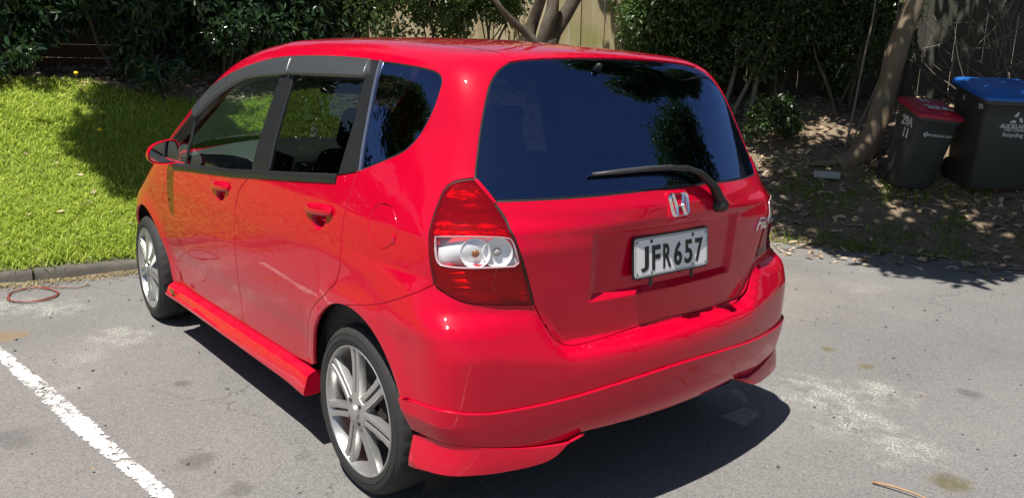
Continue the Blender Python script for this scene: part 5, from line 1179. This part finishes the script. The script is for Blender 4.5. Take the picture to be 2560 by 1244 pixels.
for k in range(3):
    a = 2*math.pi*k/3 + math.pi/2; pts = []
    for r, da in ((.060,-.10), (.060,.10), (.038,.95), (.018,.85), (.020,.20), (.024,-.12)): pts.append((r*math.cos(a+da), r*math.sin(a+da)))
    tri_.prism(pts, 0, .001, Mt)
tri_.build('emblem', WINK, bb)
text_obj('lettering', '29A', .060, .001, side_frame(W, D, Hh, .23, .82), WINK, bb, bold=.0015, sx=.85); text_obj('lettering', '11', .055, .001, side_frame(W, D, Hh, -.10, .87), WINK, bb, bold=.0015)
bx, by = .05,-6.42; wheelie_bin((bx, by, gz(bx, by)+.01), dirv - math.pi/2 + .30, .58, .66, .86, BINU, 'wheelie bin cut off by the right edge, behind the blue-lidded one')
# ---- small things
CB = varied('pale_concrete_block', (.24,.25,.26), (.36,.37,.38), 12, .9, .4)
x, y = 1.90,-5.28; tag(MB().box((x, y, gz(x, y)+.03), (.24,.13,.07), Matrix.Rotation(.5, 3, 'Z') @ Matrix.Rotation(.3, 3, 'X')).build('concrete_block', CB, bevel=.008), 'small pale concrete block on the leaf litter at the foot of the leaning tree', 'block')
loop = MB(); cx, cy = 3.33,1.29
loop.tube([(cx + (.16+.02*k/40)*math.cos(k*.32), cy + (.135+.012*math.sin(k))*math.sin(k*.32), .010 + .003*math.sin(k*.7)) for k in range(58)] + [(cx+.02, cy-.26, .008), (cx+.05, cy-.34, .008)], .0027, 6)
tag(loop.build('red_cable_coil', plain('red_cable', (.27,.065,.045), .65), smooth=True), 'loose coil of thin red cable lying by the kerb', 'cable coil')
p = bent((-1.065,-.69,.008), (-1.27,-.72,.010), 8, .02); tag(MB().tube(p, taper(.0045,.0025,len(p)), 6).build('dry_twig', varied('straw_twig', (.35,.20,.10), (.50,.34,.18), 30, .8), smooth=True), 'straight orange-brown dry twig on the asphalt at the bottom right', 'twig')
for k, (x, y, l, az, lb) in enumerate(((.05,-4.75,.55,.5,'forked grey twig on the shaded asphalt below the bins'), (-.25,-4.55,.6,.1,'long grey twig on the shaded asphalt near the right edge'))):
    z = max(gz(x, y), 0)+.012; p = bent((x, y, z), (x+l*math.cos(az+2.2), y-l*math.sin(az+.7), max(gz(x+l*math.cos(az+2.2), y-l*math.sin(az+.7)), 0)+.03), 9, .05); tag(MB().tube(p, taper(.011,.004,len(p)), 6).build('fallen_twig', TWIG, smooth=True), lb, 'twig')
YEL = plain('dandelion_yellow', (.75,.55,.01), .7)
for x, y, lb in ((6.42,.30,'yellow dandelion at the top edge of the sunny grass'), (5.35,.37,'yellow dandelion at the edge of the tree shadow on the lawn')):
    z = gz(x, y); d = tag(empty('dandelion'), lb, 'flower'); MB().tube([(x, y, z), (x+.01, y, z+.05), (x, y+.01, z+.085)], .0025, 5).build('stalk', GRASS, d); MB().lathe([(.0005,.0), (.010,.0), (.021,.008), (.018,.016), (.0005,.018)], 14, Matrix.Translation((x, y+.01, z+.083)) @ Matrix.Rotation(-.6, 4, 'Y')).build('flower_head', YEL, d, smooth=True)
# ---- leaf litter
def litter(name, P, lmin, lmax, mat):
    n = len(P); az = RNG.uniform(0, 2*np.pi, n); D = np.stack([np.cos(az), np.sin(az), RNG.normal(0, .28, n)], 1); U = np.stack([RNG.normal(0, .35, n), RNG.normal(0, .35, n), np.ones(n)], 1); L = RNG.uniform(lmin, lmax, n)
    V, F = leaf_mesh(P + np.array([0, 0, .010]) + np.array([0, 0, 1])*RNG.random((n, 1))*.012, D, U, L, L*RNG.uniform(.3,.55,n), .12, RNG.uniform(-.2,.25)); return tag(fast_mesh(name, V, F, mat, attr=np.repeat(RNG.random(n), 6)), kind='stuff')
LIT = make_leaf('dead_leaves', (.17,.105,.06), (.72,.57,.40), .75, .15)
def lit_d(x, y):
    n = edge_n(x, y); p = np.array([noise.noise(Vector((a*1.3, b*1.3, 21))) for a, b in zip(x, y)])
    base = np.where(y < -1.2, np.clip((n+.75)/.75, 0, 1)**1.5*np.clip(.6+1.2*p, .12, 1), np.clip((n-2.55)/.25, 0, 1)); return base
Lp = scatter(60000, -1.5, 9, -9, 5, lit_d); Lp[:, 2] = np.maximum(Lp[:, 2], 0); litter('leaf_litter', Lp, .035, .11, LIT)
Lq = np.stack([RNG.uniform(-1.6, 3.4, 420), RNG.uniform(-5, 2.4, 420), np.zeros(420)], 1); litter('scattered_leaf_bits', Lq[:230], .007, .024, make_leaf('dry_brown_bits', (.08,.055,.035), (.30,.22,.14), .8, .1))
def lawnl(x, y): return lawn_mask(x, y)*.13
Lr = scatter(2200, 3.8, 6.6, -1.6, 2, lawnl); Lr[:, 2] += .035; litter('leaves_on_lawn', Lr, .03, .07, LIT)
YL = make_leaf('yellow_leaf', (.45,.30,.03), (.62,.50,.08), .6, .25)
for k, (x, y, l, lb) in enumerate(((.92,-5.58,.13,'yellow fallen leaf between the two bins, left one'), (.80,-5.66,.14,'yellow-green fallen leaf between the two bins, right one'), (.18,-4.62,.09,'orange-yellow leaf on the shaded asphalt below the blue-lidded bin'), (.02,-4.35,.09,'pale yellow leaf near the shadow edge at the right'))):
    z = max(gz(x, y), 0)+.02; V, F = leaf_mesh(np.array([(x, y, z)]), np.array([(.4, -.9, .1)]), np.array([(-.3, .2, 1.)]), np.array([l]), np.array([l*.5])); tag(fast_mesh('fallen_leaf', V, F, YL, attr=RNG.random(6)), lb, 'leaf')
ST = NT('pebble_stone'); ST.set(Base_Color=(.10,.098,.092,1), Roughness=.9); ST = ST.m
pv = MB()
for q in range(260):
    x, y = rnd.uniform(-1.6,3.3), rnd.uniform(-4,2.3); r = rnd.uniform(.003,.009); R3 = Matrix.Rotation(rnd.random()*6, 3, 'Z'); pv.box((x, y, r*.4), (r*2, r*1.4, r), R3, taper=.6)
tag(pv.build('loose_grit', ST), kind='stuff')
